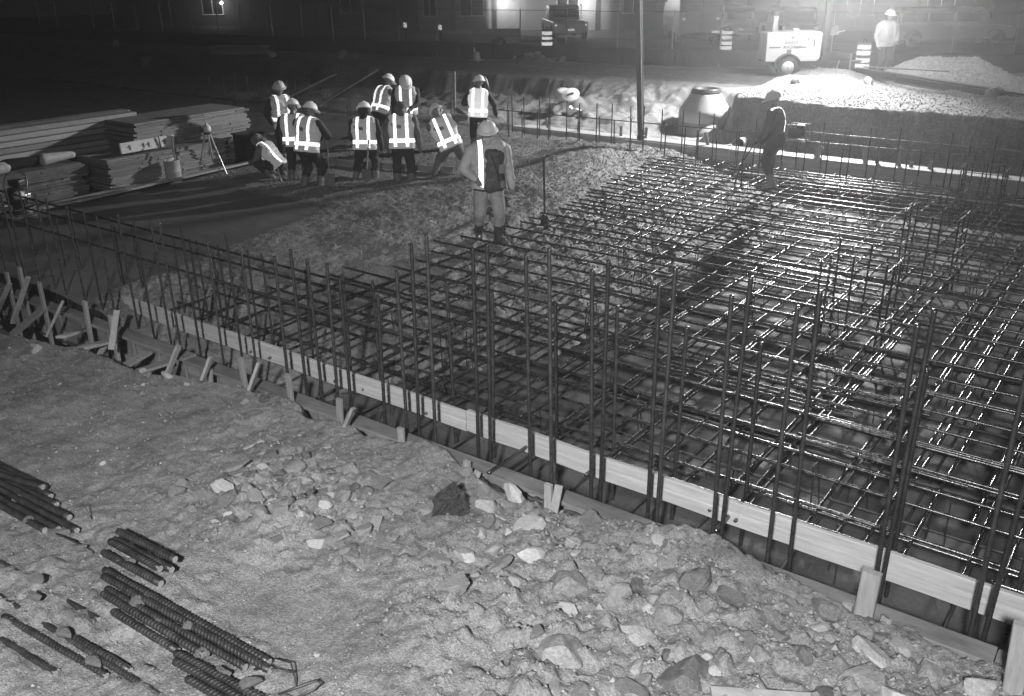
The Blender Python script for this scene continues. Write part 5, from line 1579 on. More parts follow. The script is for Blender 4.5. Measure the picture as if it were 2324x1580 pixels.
def car(label, x, y, rz, paint, L=4.8, Wd=1.85, kind='suv', cat='car'):
    z = ter_z(x, y)
    t = thing('parked_car' if kind != 'pickup' else 'pickup_truck', label, cat, (x, y, z), rz, 'vehicles parked beyond the fence')
    # local: +x is the front, profile in x,z
    h = L / 2
    body = [(-h, 0.42), (-h + 0.05, 0.95), (-h + 0.1, 1.02), (h - 1.0, 1.02), (h - 0.25, 0.92), (h - 0.02, 0.75), (h, 0.42), (h - 0.1, 0.34), (-h + 0.1, 0.34)]
    rot = Matrix.Rotation(PI / 2, 4, 'X')
    MB().prism(body, -Wd / 2, Wd / 2, rot).build('body', M[paint], t, bevel=0.04)
    if kind == 'pickup':
        c0, c1 = -0.35, 1.35
        MB().box((-h + 0.95, 0, 1.03), (1.6, Wd - 0.3, 0.04)).build('bed', M['black'], t)
    else:
        c0, c1 = -h + 0.08, h - 1.25
    top = 1.82 if kind == 'suv' else 1.78
    cab = [(c0 - 0.02, 1.0), (c0 + 0.16, top - 0.06), (c0 + 0.3, top), (c1 - 0.6, top), (c1 - 0.45, top - 0.05), (c1 + 0.2, 1.0)]
    MB().prism(cab, -Wd / 2 + 0.10, Wd / 2 - 0.10, rot).build('cabin', M[paint], t, bevel=0.04)
    MB().box((c0 + 0.045, 0, 1.38), (0.05, Wd - 0.55, 0.42), Matrix.Rotation(R(12), 4, 'Y')).build('rear_window', M['glass'], t, bevel=0.01)
    MB().box((c1 - 0.10, 0, 1.38), (0.05, Wd - 0.5, 0.55), Matrix.Rotation(R(-38), 4, 'Y')).build('windscreen', M['glass'], t, bevel=0.01)
    span = c1 - 0.45 - (c0 + 0.25)
    nW = 2 if kind == 'pickup' else 3
    for s in (-1, 1):
        for k in range(nW):
            a = c0 + 0.25 + span * k / nW
            w = span / nW - 0.10
            MB().box((a + w / 2, s * (Wd / 2 - 0.095), 1.39), (w, 0.022, 0.44)).build('side_window', M['glass'], t, bevel=0.008)
        MB().box((h - 0.06, s * (Wd / 2 - 0.22), 0.74), (0.10, 0.28, 0.15)).build('headlight', M['reflector'], t, bevel=0.02)
        MB().box((-h + 0.025, s * (Wd / 2 - 0.12), 0.86), (0.06, 0.12, 0.12)).build('tail_light', M['reflector'], t, bevel=0.015)
        MB().box((0.3, s * (Wd / 2 + 0.004), 0.84), (0.16, 0.02, 0.03)).build('door_handle', M['grey_metal'], t)
        for xx in (-h + 0.95, h - 0.95):
            MB().prism([(xx + 0.46 * math.cos(R(a)), 0.36 + 0.46 * math.sin(R(a))) for a in range(0, 181, 15)], -0.01, 0.01, Matrix.Translation((0, s * (Wd / 2 + 0.004), 0)) @ rot).build('wheel_arch', M['black'], t)
            wheel(t, (xx, s * (Wd / 2 - 0.08), 0.36), 0.37, 0.22, m='grey_metal')
    MB().box((-h - 0.03, 0, 0.50), (0.12, Wd - 0.1, 0.18)).build('bumper', M['grey_metal'], t, bevel=0.03)
    MB().box((-h - 0.095, 0.0, 0.62), (0.015, 0.36, 0.12)).build('licence_plate', M['retro_far'], t)
    return t
away = R(126.7)
car('dark pickup truck seen from the rear, parked left of the hanging hose', -30.3, 45.9, away + R(6), 'car_grey', 5.2, 1.9, 'pickup', 'pickup')
car('grey hatchback car seen from the rear, to the right of the white box truck', -22.7, 51.6, away, 'car_grey', 4.6, 1.85, 'suv')
car('pale car seen from the rear, hidden behind the light tower cabinet', -18.7, 50.0, away, 'car_grey', 4.6, 1.85, 'suv')
car('pale crew-cab car in side view at the far right end of the row', -11.2, 52.2, R(36), 'car_white', 6.0, 1.95, 'suv')
bt = thing('box_truck', 'white box truck seen from the rear, right of the hanging hose', 'truck', (-22.3, 46.2, ter_z(-22.3, 46.2)), away, 'vehicles parked beyond the fence')
MB().box((0.3, 0, 1.55), (4.0, 2.2, 2.0)).build('cargo_box', M['car_white'], bt, bevel=0.03)
for s in (-1, 1):
    MB().box((-1.71, s * 0.54, 1.55), (0.02, 1.04, 1.9)).build('rear_door', M['car_white'], bt, bevel=0.006)
    MB().box((-1.75, s * 0.86, 1.28), (0.06, 0.12, 0.12)).build('tail_light', M['reflector'], bt, bevel=0.01)
    wheel(bt, (-0.7, s * 0.92, 0.4), 0.41, 0.26, m='grey_metal')
    wheel(bt, (2.9, s * 0.92, 0.4), 0.41, 0.26, m='grey_metal')
    MB().box((-1.73, s * 0.06, 1.5), (0.03, 0.03, 1.5)).build('lock_rod', M['grey_metal'], bt)
MB().prism([(2.35, 0.45), (4.1, 0.45), (4.15, 1.1), (3.7, 1.9), (2.35, 1.95)], -1.0, 1.0, Matrix.Rotation(PI / 2, 4, 'X')).build('cab', M['car_white'], bt, bevel=0.04)
MB().box((-1.72, 0, 0.48), (0.16, 2.1, 0.14)).build('bumper', M['dark_metal'], bt, bevel=0.02)
MB().box((-1.81, -0.75, 0.66), (0.02, 0.36, 0.14)).build('licence_plate', M['retro_far'], bt)
MB().box((0.6, 0, 0.46), (4.6, 0.9, 0.14)).build('chassis', M['dark_metal'], bt)

ut = thing('utility_trailer', 'pale plank-sided utility trailer beyond the fence, left of the pickup', 'trailer', (-27.0, 35.3, ter_z(-27, 35.3)), R(36.7))
for z in (0.42, 0.63, 0.80):
    MB().box((0, -0.75, z), (2.05, 0.04, 0.19 if z < 0.7 else 0.12)).build('side_board', M['concrete_cast'], ut, bevel=0.006)
    MB().box((0, 0.75, z), (2.05, 0.04, 0.19 if z < 0.7 else 0.12)).build('side_board', M['concrete_cast'], ut, bevel=0.006)
for s in (-1, 1):
    MB().box((s * 1.04, 0, 0.6), (0.04, 1.5, 0.52)).build('end_board', M['concrete_cast'], ut)
    wheel(ut, (0.1, s * 0.88, 0.32), 0.32, 0.18, m='grey_metal')
MB().box((0, 0, 0.31), (2.05, 1.5, 0.05)).build('floor_board', M['wood_dirty'], ut)
MB().beam((1.0, 0, 0.33), (2.2, 0, 0.33), 0.07, 0.07).build('drawbar', M['dark_metal'], ut)

def building(label, c, rz, L, D, H, wallm, wins, cols, z=0.3):
    t = thing('site_building', label, 'building', (c[0], c[1], z), rz, 'buildings across the road')
    x = -L / 2
    k = 0
    while x < L / 2 - 0.05:                                             # sheet wall panels, joints between
        w = min(1.22, L / 2 - x)
        MB().box((x + w / 2, 0, H / 2), (w - 0.014, 0.09, H)).build('wall_panel', M[wallm], t)
        x += w
    MB().box((0, D / 2 + 0.06, H / 2), (L - 0.1, D, H - 0.02)).build('wall', M[wallm], t)
    MB().box((0, D / 2 - 0.3, H + 0.10), (L + 0.6, D + 1.2, 0.18)).build('roof', M['wall_grey'], t)
    for (wx, wz, ww, wh) in wins:
        f = MB().box((wx, -0.075, wz), (ww + 0.14, 0.05, wh + 0.14)).build('window', M['offwhite'], t)
        MB().box((wx - ww / 4 - 0.01, -0.105, wz), (ww / 2 - 0.05, 0.02, wh)).build('pane', M['glass'], f)
        MB().box((wx + ww / 4 + 0.01, -0.105, wz), (ww / 2 - 0.05, 0.02, wh)).build('pane', M['glass'], f)
        MB().box((wx, -0.12, wz - wh / 2 - 0.05), (ww + 0.24, 0.12, 0.05)).build('sill', M['offwhite'], f)
    for cx in cols:
        MB().box((cx, -0.9, H / 2), (0.34, 0.34, H)).build('porch_post', M['wall_grey'], t)
    return t
away_n = R(36.7)
b1 = building('white site building with a lit window beside its porch lamp', (-38.65, 51.8), away_n, 12, 6, 3.4, 'wall_white', ((-2.4, 1.55, 1.5, 1.0), (4.0, 1.55, 1.4, 1.0), (-5.2, 1.55, 0.8, 1.0)), (-3.6, -0.9))
b2 = building('long grey site building behind the hanging hose with a wall lamp', (-30.4, 57.3), away_n, 10, 6, 3.6, 'wall_white', ((-1.6, 1.6, 1.3, 1.0), (2.5, 1.6, 1.3, 1.0)), (-4.0, 0.6))
b3 = building('dim building behind the parked cars at the far right', (-12.0, 66.0), away_n, 26, 8, 4.5, 'wall_grey', ((-8, 1.6, 1.6, 1.2), (-3, 1.6, 1.6, 1.2), (3, 1.6, 1.6, 1.2), (8, 1.6, 1.6, 1.2)), (-10, 0, 10))
b4 = building('dark building at the far end of the fence', (-56, 46.0), away_n, 22, 8, 4.2, 'wall_grey', ((-4, 1.6, 1.4, 1.0), (6, 1.6, 1.4, 1.0)), (-7, 7))
def wall_lamp(parent_c, x, y, z, label, pw):
    t = thing('wall_lamp', label, 'lamp', (x, y, z), away_n, 'lit wall lamps')
    MB().box((0, 0.06, 0.0), (0.16, 0.10, 0.22)).build('lamp_back', M['dark_metal'], t, bevel=0.01)
    MB().lathe([(0.02, -0.10), (0.10, -0.06), (0.11, 0.02), (0.06, 0.09)], 14, Matrix.Translation((0, -0.06, 0))).build('lamp_globe', M['lamp_glow'], t, smooth=True)
    lamp('wall_lamp_light', 'POINT', Vector((x, y, z)) + Matrix.Rotation(away_n, 3, 'Z') @ Vector((0, -1.1, 0.1)), pw, 0.1)
wall_lamp(b1, -38.8, 51.53, 2.08, 'glowing wall lamp beside the lit window', 170)
wall_lamp(b2, -34.3, 54.2, 2.1, 'glowing wall lamp between the pickup and the hanging hose', 210)
wall_lamp(b4, -58.5, 43.9, 2.15, 'glowing wall lamp on the dark building at the far left', 40)

# cone, blocks and rubble along the road edge
cz = ter_z(-24.46, 30.6)
cn = thing('traffic_cone', 'pale cone with a bag beside it at the road edge', 'cone', (-24.46, 30.6, cz))
MB().box((0, 0, 0.02), (0.42, 0.42, 0.035)).build('base', M['offwhite'], cn)
MB().lathe([(0.17, 0.035), (0.12, 0.30), (0.09, 0.33), (0.08, 0.34)], 20).build('cone_body', M['offwhite'], cn, smooth=True)
MB().lathe([(0.06, 0.34), (0.035, 0.52), (0.02, 0.53)], 14, Matrix.Translation((-0.05, 0, 0)) @ Matrix.Rotation(R(-8), 4, 'Y')).build('cone_tip', M['offwhite'], cn, smooth=True)

# ================================================================== ROCKS
def rock_mesh(name, seed, m, flat=0.7, sub=2, ang=0.35):
    bm = bmesh.new()
    bmesh.ops.create_icosphere(bm, subdivisions=sub, radius=1.0)
    rs = random.Random(seed)
    cuts = [(Vector((rs.gauss(0, 1), rs.gauss(0, 1), rs.gauss(0, 1))).normalized(), rs.uniform(0.35, 0.8)) for _ in range(13)]
    for v in bm.verts:
        p = v.co.copy()
        for nrm, d in cuts:                                            # broken faces
            q = p.dot(nrm)
            if q > d:
                p -= nrm * (q - d) * 0.92
        p *= 1 + 0.16 * mnoise.noise(p * 1.7 + Vector((seed * 3.1, 0, 0))) + 0.07 * mnoise.noise(p * 4.5 + Vector((0, seed, 0)))
        p.z *= flat
        v.co = p
    me = bpy.data.meshes.new(name)
    bm.to_mesh(me)
    bm.free()
    me.materials.append(m)
    for p in me.polygons:
        p.use_smooth = False
    return me

ROCKS = {}
for tone in ('pale', 'grey', 'dark'):
    for shp, fl in (('flat', 0.42), ('blocky', 0.8), ('rounded', 0.65)):
        ROCKS[(tone, shp)] = [rock_mesh('rock', hash((len(ROCKS), k)) % 997 + k * 13, M[tone + '_rock'], fl, 3 if k < 2 else 2) for k in range(3)]

def near_z(x, y):
    return float(near_h(np.array([float(x)]), np.array([float(y)]))[0])

def rock(x, y, r, tone, shp, label, group, sink=0.40, el=1.45):
    me = random.choice(ROCKS[(tone, shp)])
    o = bpy.data.objects.new('rock', me)
    COL.objects.link(o)
    fl = {'flat': 0.42, 'blocky': 0.8, 'rounded': 0.65}[shp]
    o.location = (x, y, near_z(x, y) + r * fl * (1 - 2 * sink) * 0.8)
    o.rotation_euler = (random.uniform(-0.35, 0.35), random.uniform(-0.35, 0.35), random.uniform(0, 6.28))
    o.scale = (r * random.uniform(1.0, el), r * random.uniform(0.8, 1.05), r * random.uniform(0.8, 1.1))
    tag(o, label, 'rock', group)
    return o
placed = []
def free(x, y, r):
    for a, b, c in placed:
        if (a - x) ** 2 + (b - y) ** 2 < ((c + r) * 0.68) ** 2:
            return False
    placed.append((x, y, r))
    return True
G = 'broken rocks on the near bank'
for (x, y, r, tone, shp, lab) in ((-1.34, 5.42, 0.085, 'pale', 'blocky', 'bright angular rock standing out at the top of the rubble, before the thick front stake'),
        (-0.95, 5.30, 0.15, 'pale', 'flat', 'flat pale rock below the thick front stake'), (-3.96, 4.62, 0.13, 'pale', 'blocky', 'pale split rock by itself just below the dark tarry clod'),
        (-3.06, 4.72, 0.22, 'grey', 'blocky', 'large grey rock in the middle of the rubble slope with a glinting top'), (-2.68, 4.08, 0.20, 'grey', 'blocky', 'large faceted rock low in the rubble, farther from the form'),
        (-0.92, 5.04, 0.17, 'grey', 'rounded', 'large rounded rock at the lower right of the rubble'), (-0.30, 5.42, 0.17, 'pale', 'rounded', 'rounded pale rock beside the stake at the far right edge'),
        (-2.1, 5.10, 0.15, 'grey', 'flat', 'broad flat rock near the formwork end of the rubble'), (-7.72, 3.75, 0.055, 'pale', 'rounded', 'small white stone alone on the smooth mud'),
        (-5.0, 4.05, 0.10, 'pale', 'blocky', 'squarish pale stone at the foot of the rubble heap by the clay patch'), (-4.3, 5.36, 0.10, 'pale', 'rounded', 'pale stone at the bank edge behind the tarry clod'),
        (-1.9, 4.35, 0.2, 'dark', 'blocky', 'big dark angular rock above the buried plank'), (-4.09, 3.17, 0.035, 'pale', 'flat', 'small pale chip added for a glow spot near the forked wire loop'), (-2.35, 4.6, 0.17, 'pale', 'flat', 'pale wedge of rock lying in the middle of the slope')):  # the small chip by the wire loop is added for a bright glow spot
    placed.append((x, y, r))
    rock(x, y, r, tone, shp, lab, G)
n = 0
tries = 0
while n < 275 and tries < 20000:
    tries += 1
    u = random.random()
    if u < 0.60:
        x, y = random.uniform(-4.3, 0.6), random.uniform(3.5, 5.65)
        if y < 3.9 - 0.32 * (x + 2.2) - 0.25 or y > float(near_edge(np.array([x]))[0]) + 0.12:
            continue
        reg, r = 'rubble slope below the formwork', random.choice((0.05, 0.07, 0.08, 0.10, 0.12, 0.15))
    elif u < 0.92:
        x, y = random.gauss(-5.55, 0.48), random.gauss(4.36, 0.30)
        reg, r = 'rubble heap above the clay patch', random.choice((0.05, 0.06, 0.07, 0.08, 0.10, 0.11))
        if y > 5.2 or y < 3.7:
            continue
    else:
        x, y = random.uniform(-12, -4.5), 0
        y = float(near_edge(np.array([x]))[0]) - abs(random.gauss(0, 0.35))
        reg, r = 'crumbling lip of the bank', random.choice((0.03, 0.04, 0.05, 0.06, 0.08))
    if not free(x, y, r):
        continue
    tone = random.choices(('pale', 'grey', 'dark'), (0.27, 0.5, 0.23))[0]
    shp = random.choices(('flat', 'blocky', 'rounded'), (0.38, 0.47, 0.15))[0]
    size = 'small' if r < 0.065 else 'fist-sized' if r < 0.095 else 'large'
    rock(x, y, r, tone, shp, '%s %s %s rock in the %s' % (size, {'pale': 'pale', 'grey': 'mid-grey', 'dark': 'dark'}[tone], shp, reg), G)
    n += 1
# pebbles and grit, nobody could count them
mb_v, mb_f = [], []
base = [Vector(p) for p in ((1, 0, 0), (-1, 0, 0), (0, 1, 0), (0, -1, 0), (0, 0, 1), (0, 0, -1))]
of = [(0, 2, 4), (2, 1, 4), (1, 3, 4), (3, 0, 4), (2, 0, 5), (1, 2, 5), (3, 1, 5), (0, 3, 5)]
N = 26000
px = RNG.uniform(-13, 0.8, N)
py = RNG.uniform(1.6, 5.75, N)
keep = (py < near_edge(px) + 0.15) & (RNG.random(N) < 0.28 + 0.72 * np.clip(rubble_mask(px, py) + 0.4 * np.exp(-((py - near_edge(px)) / 0.5) ** 2), 0, 1)) & (RNG.random(N) > 0.9 * clay_mask(px, py))
px, py = px[keep], py[keep]
pz = near_h(px, py)
pr = 0.004 + 0.010 * RNG.random(len(px)) ** 2.5 + 0.014 * (RNG.random(len(px)) ** 5) * (1 + rubble_mask(px, py))
B6 = np.array([list(p) for p in base])
sc = RNG.uniform(0.6, 1.3, (len(px), 6, 1))
an = RNG.uniform(0, 6.28, len(px))
ca, sa = np.cos(an), np.sin(an)
V = B6[None] * sc * pr[:, None, None]
V = np.stack([V[..., 0] * ca[:, None] - V[..., 1] * sa[:, None] + px[:, None], V[..., 0] * sa[:, None] + V[..., 1] * ca[:, None] + py[:, None], V[..., 2] * 0.75 + pz[:, None] + 0.2 * pr[:, None]], -1)
F = (np.array(of)[None] + (np.arange(len(px)) * 6)[:, None, None]).reshape(-1, 3)
me = bpy.data.meshes.new('pebbles')
me.from_pydata(V.reshape(-1, 3).tolist(), [], F.tolist())
me.materials.append(M['pebble'])
pb = bpy.data.objects.new('pebbles', me)
COL.objects.link(pb)
pb['kind'] = 'stuff'
pb['label'] = 'loose pebbles and grit strewn over the near bank'
# coarse stone in the wet mix
N = 60000
px = RNG.uniform(-18, -6.6, N)
py = RNG.uniform(6.3, 20.8, N)
keep = (smooth_mask(px, py) < 0.4) & (conc_h(px, py) > -0.55)
px, py = px[keep], py[keep]
pz = conc_h(px, py)
pr = RNG.uniform(0.006, 0.015, len(px)) + 0.010 * (RNG.random(len(px)) > 0.88)
sc = RNG.uniform(0.6, 1.3, (len(px), 6, 1))
an = RNG.uniform(0, 6.28, len(px))
ca, sa = np.cos(an), np.sin(an)
V = B6[None] * sc * pr[:, None, None]
V = np.stack([V[..., 0] * ca[:, None] - V[..., 1] * sa[:, None] + px[:, None], V[..., 0] * sa[:, None] + V[..., 1] * ca[:, None] + py[:, None], V[..., 2] + pz[:, None] + 0.3 * pr[:, None]], -1)
F = (np.array(of)[None] + (np.arange(len(px)) * 6)[:, None, None]).reshape(-1, 3)
me = bpy.data.meshes.new('aggregate')
me.from_pydata(V.reshape(-1, 3).tolist(), [], F.tolist())
me.materials.append(M['concrete_wet'])
ag = bpy.data.objects.new('aggregate', me)
COL.objects.link(ag)
ag['kind'] = 'stuff'
ag['label'] = 'coarse stones standing out of the fresh concrete'
# loose stone over the gravel heap and the spoil bank
N = 26000
px = RNG.uniform(-10.4, -3.0, N)
py = RNG.uniform(23.2, 35.0, N)
hh = heap_h(px, py)
tt_ = ter_h(px, py)
keep = (hh > tt_ + 0.02) | (RNG.random(N) < 0.35)
px, py = px[keep], py[keep]
pz = np.maximum(heap_h(px, py), ter_h(px, py))
pr = RNG.uniform(0.010, 0.030, len(px)) * np.where(py > 29, 1.1, 1.0)
sc = RNG.uniform(0.6, 1.3, (len(px), 6, 1))
an = RNG.uniform(0, 6.28, len(px))
ca, sa = np.cos(an), np.sin(an)
V = B6[None] * sc * pr[:, None, None]
V = np.stack([V[..., 0] * ca[:, None] - V[..., 1] * sa[:, None] + px[:, None], V[..., 0] * sa[:, None] + V[..., 1] * ca[:, None] + py[:, None], V[..., 2] * 0.9 + pz[:, None] + 0.3 * pr[:, None]], -1)
F = (np.array(of)[None] + (np.arange(len(px)) * 6)[:, None, None]).reshape(-1, 3)
me = bpy.data.meshes.new('loose_stone')
me.from_pydata(V.reshape(-1, 3).tolist(), [], F.tolist())
me.materials.append(M['gravel'])
ls = bpy.data.objects.new('loose_stone', me)
COL.objects.link(ls)
ls['kind'] = 'stuff'
ls['label'] = 'loose stone lying over the gravel heap and the spoil bank'
# tarry clod
cl = rock_mesh('clod', 5, M['clod'], 1.0, 5)
for v in cl.vertices:
    v.co *= 1 + 0.16 * mnoise.noise(v.co * 2.2) + 0.22 * mnoise.noise(v.co * 6.5) + 0.08 * mnoise.noise(v.co * 15)
o = bpy.data.objects.new('clod', cl)
COL.objects.link(o)
o.location = (-4.42, 5.02, near_z(-4.42, 5.02) + 0.09)
o.scale = (0.20, 0.17, 0.23)
tag(o, 'dark crumbly tar clod sitting on the bank before the formwork', 'clod')
# road-side rubble
for i in range(14):
    x = -22.0 + random.gauss(0, 0.6)
    y = 31.05 + random.gauss(0, 0.18)
    me = random.choice(ROCKS[('pale', 'blocky')])
    o = bpy.data.objects.new('rock', me)
    COL.objects.link(o)
    r = random.uniform(0.07, 0.15)
    o.location = (x, y, ter_z(x, y) + r * 0.3)
    o.rotation_euler = (random.random(), random.random(), random.random() * 6)
    o.scale = (r, r, r)
    tag(o, 'pale broken block on the low rubble ridge by the road', 'rock', 'blocks on the rubble ridge')
for (x, y, r, lab) in ((-20.7, 31.3, 0.2, 'single pale block at the road edge before the fence'), (-30.3, 28.6, 0.35, 'pale lump lying in the dark left of the cone'), (-29.6, 28.75, 0.25, 'smaller pale lump touching the lump left of the cone'), (-33.4, 27.3, 0.3, 'dim lump near the board pile in the dark'), (-45, 27.0, 0.35, 'dim boulder far off in the dark yard'), (-41, 26.0, 0.4, 'dim pale boulder on the dark slope'),
                       (-9.4, 26.2, 0.16, 'dark pointed stone on the bright spoil behind the profile man'), (-7.6, 27.0, 0.17, 'bright stone on the shaded spoil below the steel beams'), (-4.3, 26.2, 0.25, 'grey boulder on the spoil near the right edge')):
    me = random.choice(ROCKS[('dark' if 'dark pointed' in lab else 'pale', 'blocky')])
    o = bpy.data.objects.new('boulder', me)
    COL.objects.link(o)
    o.location = (x, y, ter_z(x, y) + r * 0.35)
    o.rotation_euler = (random.random(), random.random(), random.random() * 6)
    o.scale = (r * 1.2, r, r)
    tag(o, lab, 'rock')
t = thing('board_pile', 'dim pile of boards on the dark slope left of the crew', 'board pile', (-35.5, 27.3, ter_z(-35.5, 27.3)), R(30))
for k in range(4):
    for j in range(2):
        MB().box((random.uniform(-0.1, 0.1), -0.2 + 0.4 * j, 0.06 + 0.09 * k), (2.4, 0.36, 0.08)).build('board', M['wood'], t)

# ================================================================== BIG THREADED BARS HALF BURIED IN THE BANK
def threaded(name, L, r, pitch):
    n = 12
    k = int(L / pitch)
    th = np.linspace(0, 2 * PI, n, endpoint=False)
    rings = []
    for i in range(k):
        for fr, rr in ((0.0, 0.97), (0.28, 0.97), (0.42, 1.13), (0.62, 1.13), (0.78, 0.97)):
            rr = 0.94 if rr < 1 else 1.10
            rings.append(np.stack([-L / 2 + (i + fr) * pitch + 0.7 * r * np.cos(th), r * rr * np.cos(th), r * rr * np.sin(th)], -1))
    V = np.concatenate(rings)
    nr = len(rings)
    I, K = np.meshgrid(np.arange(nr - 1), np.arange(n), indexing='ij')
    a = I * n + K
    b = I * n + (K + 1) % n
    q = np.stack([a, b, b + n, a + n], -1).reshape(-1, 4)
    # plain sawn stub at both ends
    e0 = np.stack([np.full(n, -L / 2 - 0.02), 0.90 * r * np.cos(th), 0.90 * r * np.sin(th)], -1)
    e1 = np.stack([np.full(n, L / 2 + 0.015), 0.90 * r * np.cos(th), 0.90 * r * np.sin(th)], -1)
    V = np.concatenate([V, e0, e1])
    f = q.tolist()
    b0, b1 = nr * n, nr * n + n
    for t_ in range(n):
        f.append([b0 + t_, b0 + (t_ + 1) % n, (t_ + 1) % n, t_])
        f.append([(nr - 1) * n + t_, (nr - 1) * n + (t_ + 1) % n, b1 + (t_ + 1) % n, b1 + t_])
    f.append([b0 + t_ for t_ in range(n - 1, -1, -1)])
    f.append([b1 + t_ for t_ in range(n)])
    me = bpy.data.meshes.new(name)
    me.from_pydata(V.tolist(), [], f)
    me.materials.append(M['big_bar'])
    me.materials.append(M['bar_end'])
    mi = np.zeros(len(f), np.int32)
    mi[-2:] = 1
    me.polygons.foreach_set('material_index', mi)
    sm = np.full(len(f), True)
    sm[-2:] = False
    me.polygons.foreach_set('use_smooth', sm)
    me.update()
    return me
TB = {}
def big_bar(x0, y0, x1, y1, dz, r, label, group, tilt=0.0):
    L = math.hypot(x1 - x0, y1 - y0)
    key = (round(L, 1), r)
    if key not in TB:
        TB[key] = threaded('threaded_bar', max(0.2, round(L, 1)), r, 0.034 if r > 0.0235 else 0.028)
    o = bpy.data.objects.new('threaded_bar', TB[key])
    COL.objects.link(o)
    mx, my = (x0 + x1) / 2, (y0 + y1) / 2
    z0, z1 = near_z(x0, y0), near_z(x1, y1)
    o.location = (mx, my, 0.45 * (z0 + z1) + 0.1 * near_z(mx, my) + dz)
    o.rotation_euler = (random.uniform(0, 6), -math.atan2(z1 - z0, L) * 0.8 + tilt, math.atan2(y1 - y0, x1 - x0))
    tag(o, label, 'rebar', group)
S_ = 'short bar bundle on the clay'
big_bar(-6.33, 3.10, -5.66, 3.13, 0.115, 0.029, 'topmost thick ribbed bar of the short bundle, its sawn end bright', S_)
big_bar(-6.30, 3.045, -5.65, 3.075, 0.060, 0.029, 'thick ribbed bar of the short bundle directly under the topmost one', S_)
big_bar(-6.28, 3.04 - 0.05, -5.70, 3.02, 0.100, 0.029, 'second bright-ended bar of the short bundle', S_)
big_bar(-6.30, 2.915, -5.57, 2.95, 0.055, 0.029, 'lowest bar of the short bundle, nearest the camera with a rounded end', S_)
G2 = 'long bar bundle half sunk in mud'
for k, (x0, x1, dz, lab) in enumerate(((-6.06, -4.30, 0.035, 'longest thick ribbed bar, along the edge of the clay'), (-5.98, -4.22, 0.047, 'thick ribbed bar packed second from the clay in the long bundle'),
        (-5.85, -4.40, 0.030, 'thick bar third from the clay in the long bundle, mud across its middle'), (-5.80, -4.75, 0.040, 'shorter exposed bar fourth from the clay in the long bundle'), (-5.60, -4.95, 0.020, 'stub of a bar on the near side of the long bundle'))):
    big_bar(x0, 2.80 - 0.060 * k + 0.057 * (x0 + 6.06), x1, 2.80 - 0.060 * k + 0.057 * (x1 + 6.06), dz, 0.028, lab, G2)
for k, (x0, x1, dz, lab) in enumerate(((-4.85, -3.70, 0.035, 'thick ribbed bar running down to the bottom edge'), (-4.78, -3.72, 0.030, 'muddier thick bar packed beside the one running to the bottom edge'), (-4.60, -3.80, 0.020, 'third bar of the bundle running to the bottom edge, mostly sunk'))):
    big_bar(x0, 2.60 - 0.060 * k + 0.07 * (x0 + 4.85), x1, 2.60 - 0.060 * k + 0.07 * (x1 + 4.85), dz, 0.028, lab, G2)
G3 = 'bars almost buried at the lower left'
big_bar(-7.0, 2.42, -5.7, 2.49, -0.006, 0.020, 'thin line of a bar nearly swallowed by mud, nearest the short bundle', G3)
big_bar(-6.55, 2.19, -4.65, 2.30, 0.000, 0.022, 'long muddy bar crossing the lower left corner', G3)
big_bar(-6.2, 2.08, -5.15, 2.20, 0.012, 0.024, 'dark exposed bar below the long muddy bar', G3)
big_bar(-5.62, 2.27, -5.0, 2.315, 0.016, 0.024, 'short dark exposed bar in the lower left mud', G3)
big_bar(-6.0, 1.95, -5.4, 2.0, 0.0, 0.022, 'bar stub in the mud at the bottom left corner', G3)
G4 = 'dark bar bundle at the left edge'
for k, (x0, x1, dz, lab) in enumerate(((-9.2, -7.75, 0.045, 'uppermost dark bar of the bundle at the left edge'), (-9.2, -7.55, 0.060, 'dark bar second from the top of the left edge bundle'),
        (-9.0, -7.35, 0.050, 'dark bar third from the top of the left edge bundle'), (-9.0, -7.05, 0.055, 'dark bar in the middle of the left edge bundle'),
        (-8.8, -6.85, 0.035, 'longest bar of the left edge bundle, reaching towards the short bundle'), (-8.6, -7.0, 0.030, 'dark bar second from the bottom of the left edge bundle'), (-8.3, -7.1, 0.020, 'lowest dark bar of the left edge bundle'))):
    big_bar(x0, 3.12 - 0.062 * k + 0.045 * (x0 + 9.1), x1, 3.12 - 0.062 * k + 0.045 * (x1 + 9.1), dz, 0.028, lab, G4)
big_bar(-8.6, 2.94, -7.65, 3.12, 0.115, 0.028, 'bar lying askew on top of the left edge bundle', G4)
for i, (x, y) in enumerate(((-8.2, 3.02), (-7.75, 2.95), (-7.35, 2.83), (-6.95, 2.88), (-6.6, 2.86), (-6.05, 2.95), (-5.55, 2.74), (-5.25, 2.70), (-5.0, 2.78), (-4.75, 2.70), (-4.45, 2.66), (-4.2, 2.66), (-6.2, 2.30), (-5.7, 2.22), (-5.3, 2.20), (-6.4, 2.42))):
    me = random.choice(ROCKS[('grey', 'rounded')]).copy()
    me.materials.clear()
    me.materials.append(M['bank'])
    me.polygons.foreach_set('use_smooth', [True] * len(me.polygons))
    o = bpy.data.objects.new('mud_clod', me)
    COL.objects.link(o)
    o.location = (x, y, near_z(x, y) + 0.035)
    r = random.uniform(0.05, 0.10)
    o.rotation_euler = (0, 0, random.uniform(0.2, 1.2))
    o.scale = (r * 1.5, r * 0.8, 0.07)
    tag(o, 'wet clod of mud lying across the half buried thick bars', 'mud clod', 'mud clods over the bars')
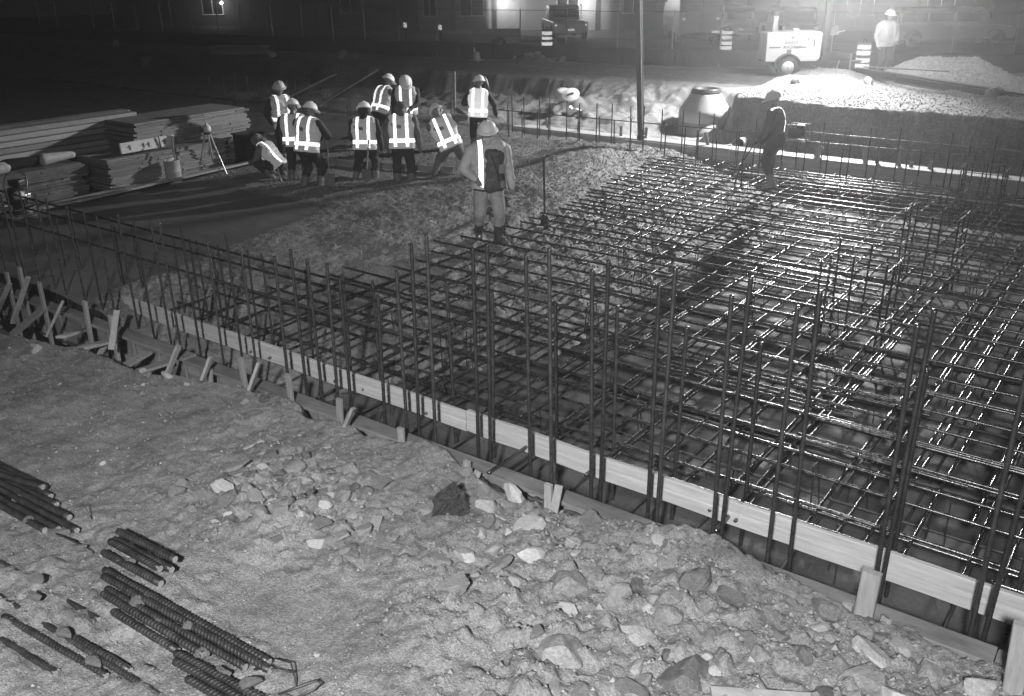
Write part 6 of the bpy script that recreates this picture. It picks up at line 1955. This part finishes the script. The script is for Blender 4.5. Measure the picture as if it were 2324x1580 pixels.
def wire(pts, label, r=0.006):
    o = MB().tube([(x, y, near_z(x, y) + z) for x, y, z in pts], r, 5).build('tie_wire', M['wire'], None, smooth=True)
    tag(o, label, 'wire', 'tie wires in the mud')
wire([(-7.15, 2.98, 0.01), (-7.08, 3.06, 0.10), (-6.98, 3.15, 0.11), (-6.86, 3.14, 0.01)], 'arched tie wire beside the left edge bundle', 0.004)
wire([(-6.95, 2.86, 0.03), (-6.70, 2.87, 0.05), (-6.45, 2.90, 0.02)], 'twisted wire at the end of the left edge bundle', 0.009)
wire([(-4.30, 2.80, 0.03), (-4.18, 2.86, 0.05), (-4.05, 2.93, 0.03)], 'straight dark wire near the bottom edge', 0.008)
wire([(-4.27, 2.96, 0.05), (-4.12, 2.97, 0.08), (-4.0, 2.90, 0.04), (-3.94, 2.85, 0.02)], 'bent wire at the end of the long bar bundle', 0.006)
wire([(-3.98, 2.74, 0.0), (-3.90, 2.83, 0.06), (-3.83, 2.93, 0.10), (-3.80, 2.95, 0.08), (-3.82, 2.90, 0.05), (-3.88, 2.78, 0.0)], 'forked wire loop sticking up at the bottom edge', 0.009)
o = MB().beam((-1.66, 4.28, near_z(-1.5, 4.4) + 0.02), (-1.10, 4.62, near_z(-1.2, 4.6) + 0.03), 0.15, 0.045).build('plank', M['wood'], None)
tag(o, 'short plank half buried in the rubble at the bottom edge', 'plank')
o = MB().beam((-0.115, 5.55, -0.4), (-0.17, 5.56, 0.55), 0.12, 0.06, up=(0, 1, 0)).build('stake', M['wood_z'], None)
tag(o, 'thick wooden stake standing at the extreme right edge', 'stake')

# ================================================================== MISTY AIR
hz = bpy.data.materials.new('mist')
hz.use_nodes = True
hn = hz.node_tree
hn.nodes.clear()
ho = hn.nodes.new('ShaderNodeOutputMaterial')
hv = hn.nodes.new('ShaderNodeVolumePrincipled')
hv.inputs['Color'].default_value = (0.9, 0.9, 0.9, 1)
hv.inputs['Density'].default_value = 0.0058
hv.inputs['Anisotropy'].default_value = 0.82
hn.links.new(hv.outputs[0], ho.inputs['Volume'])
o = MB().box((-33, 52, 4.0), (126, 140, 12.6)).build('haze', hz, None)
o['kind'] = 'stuff'
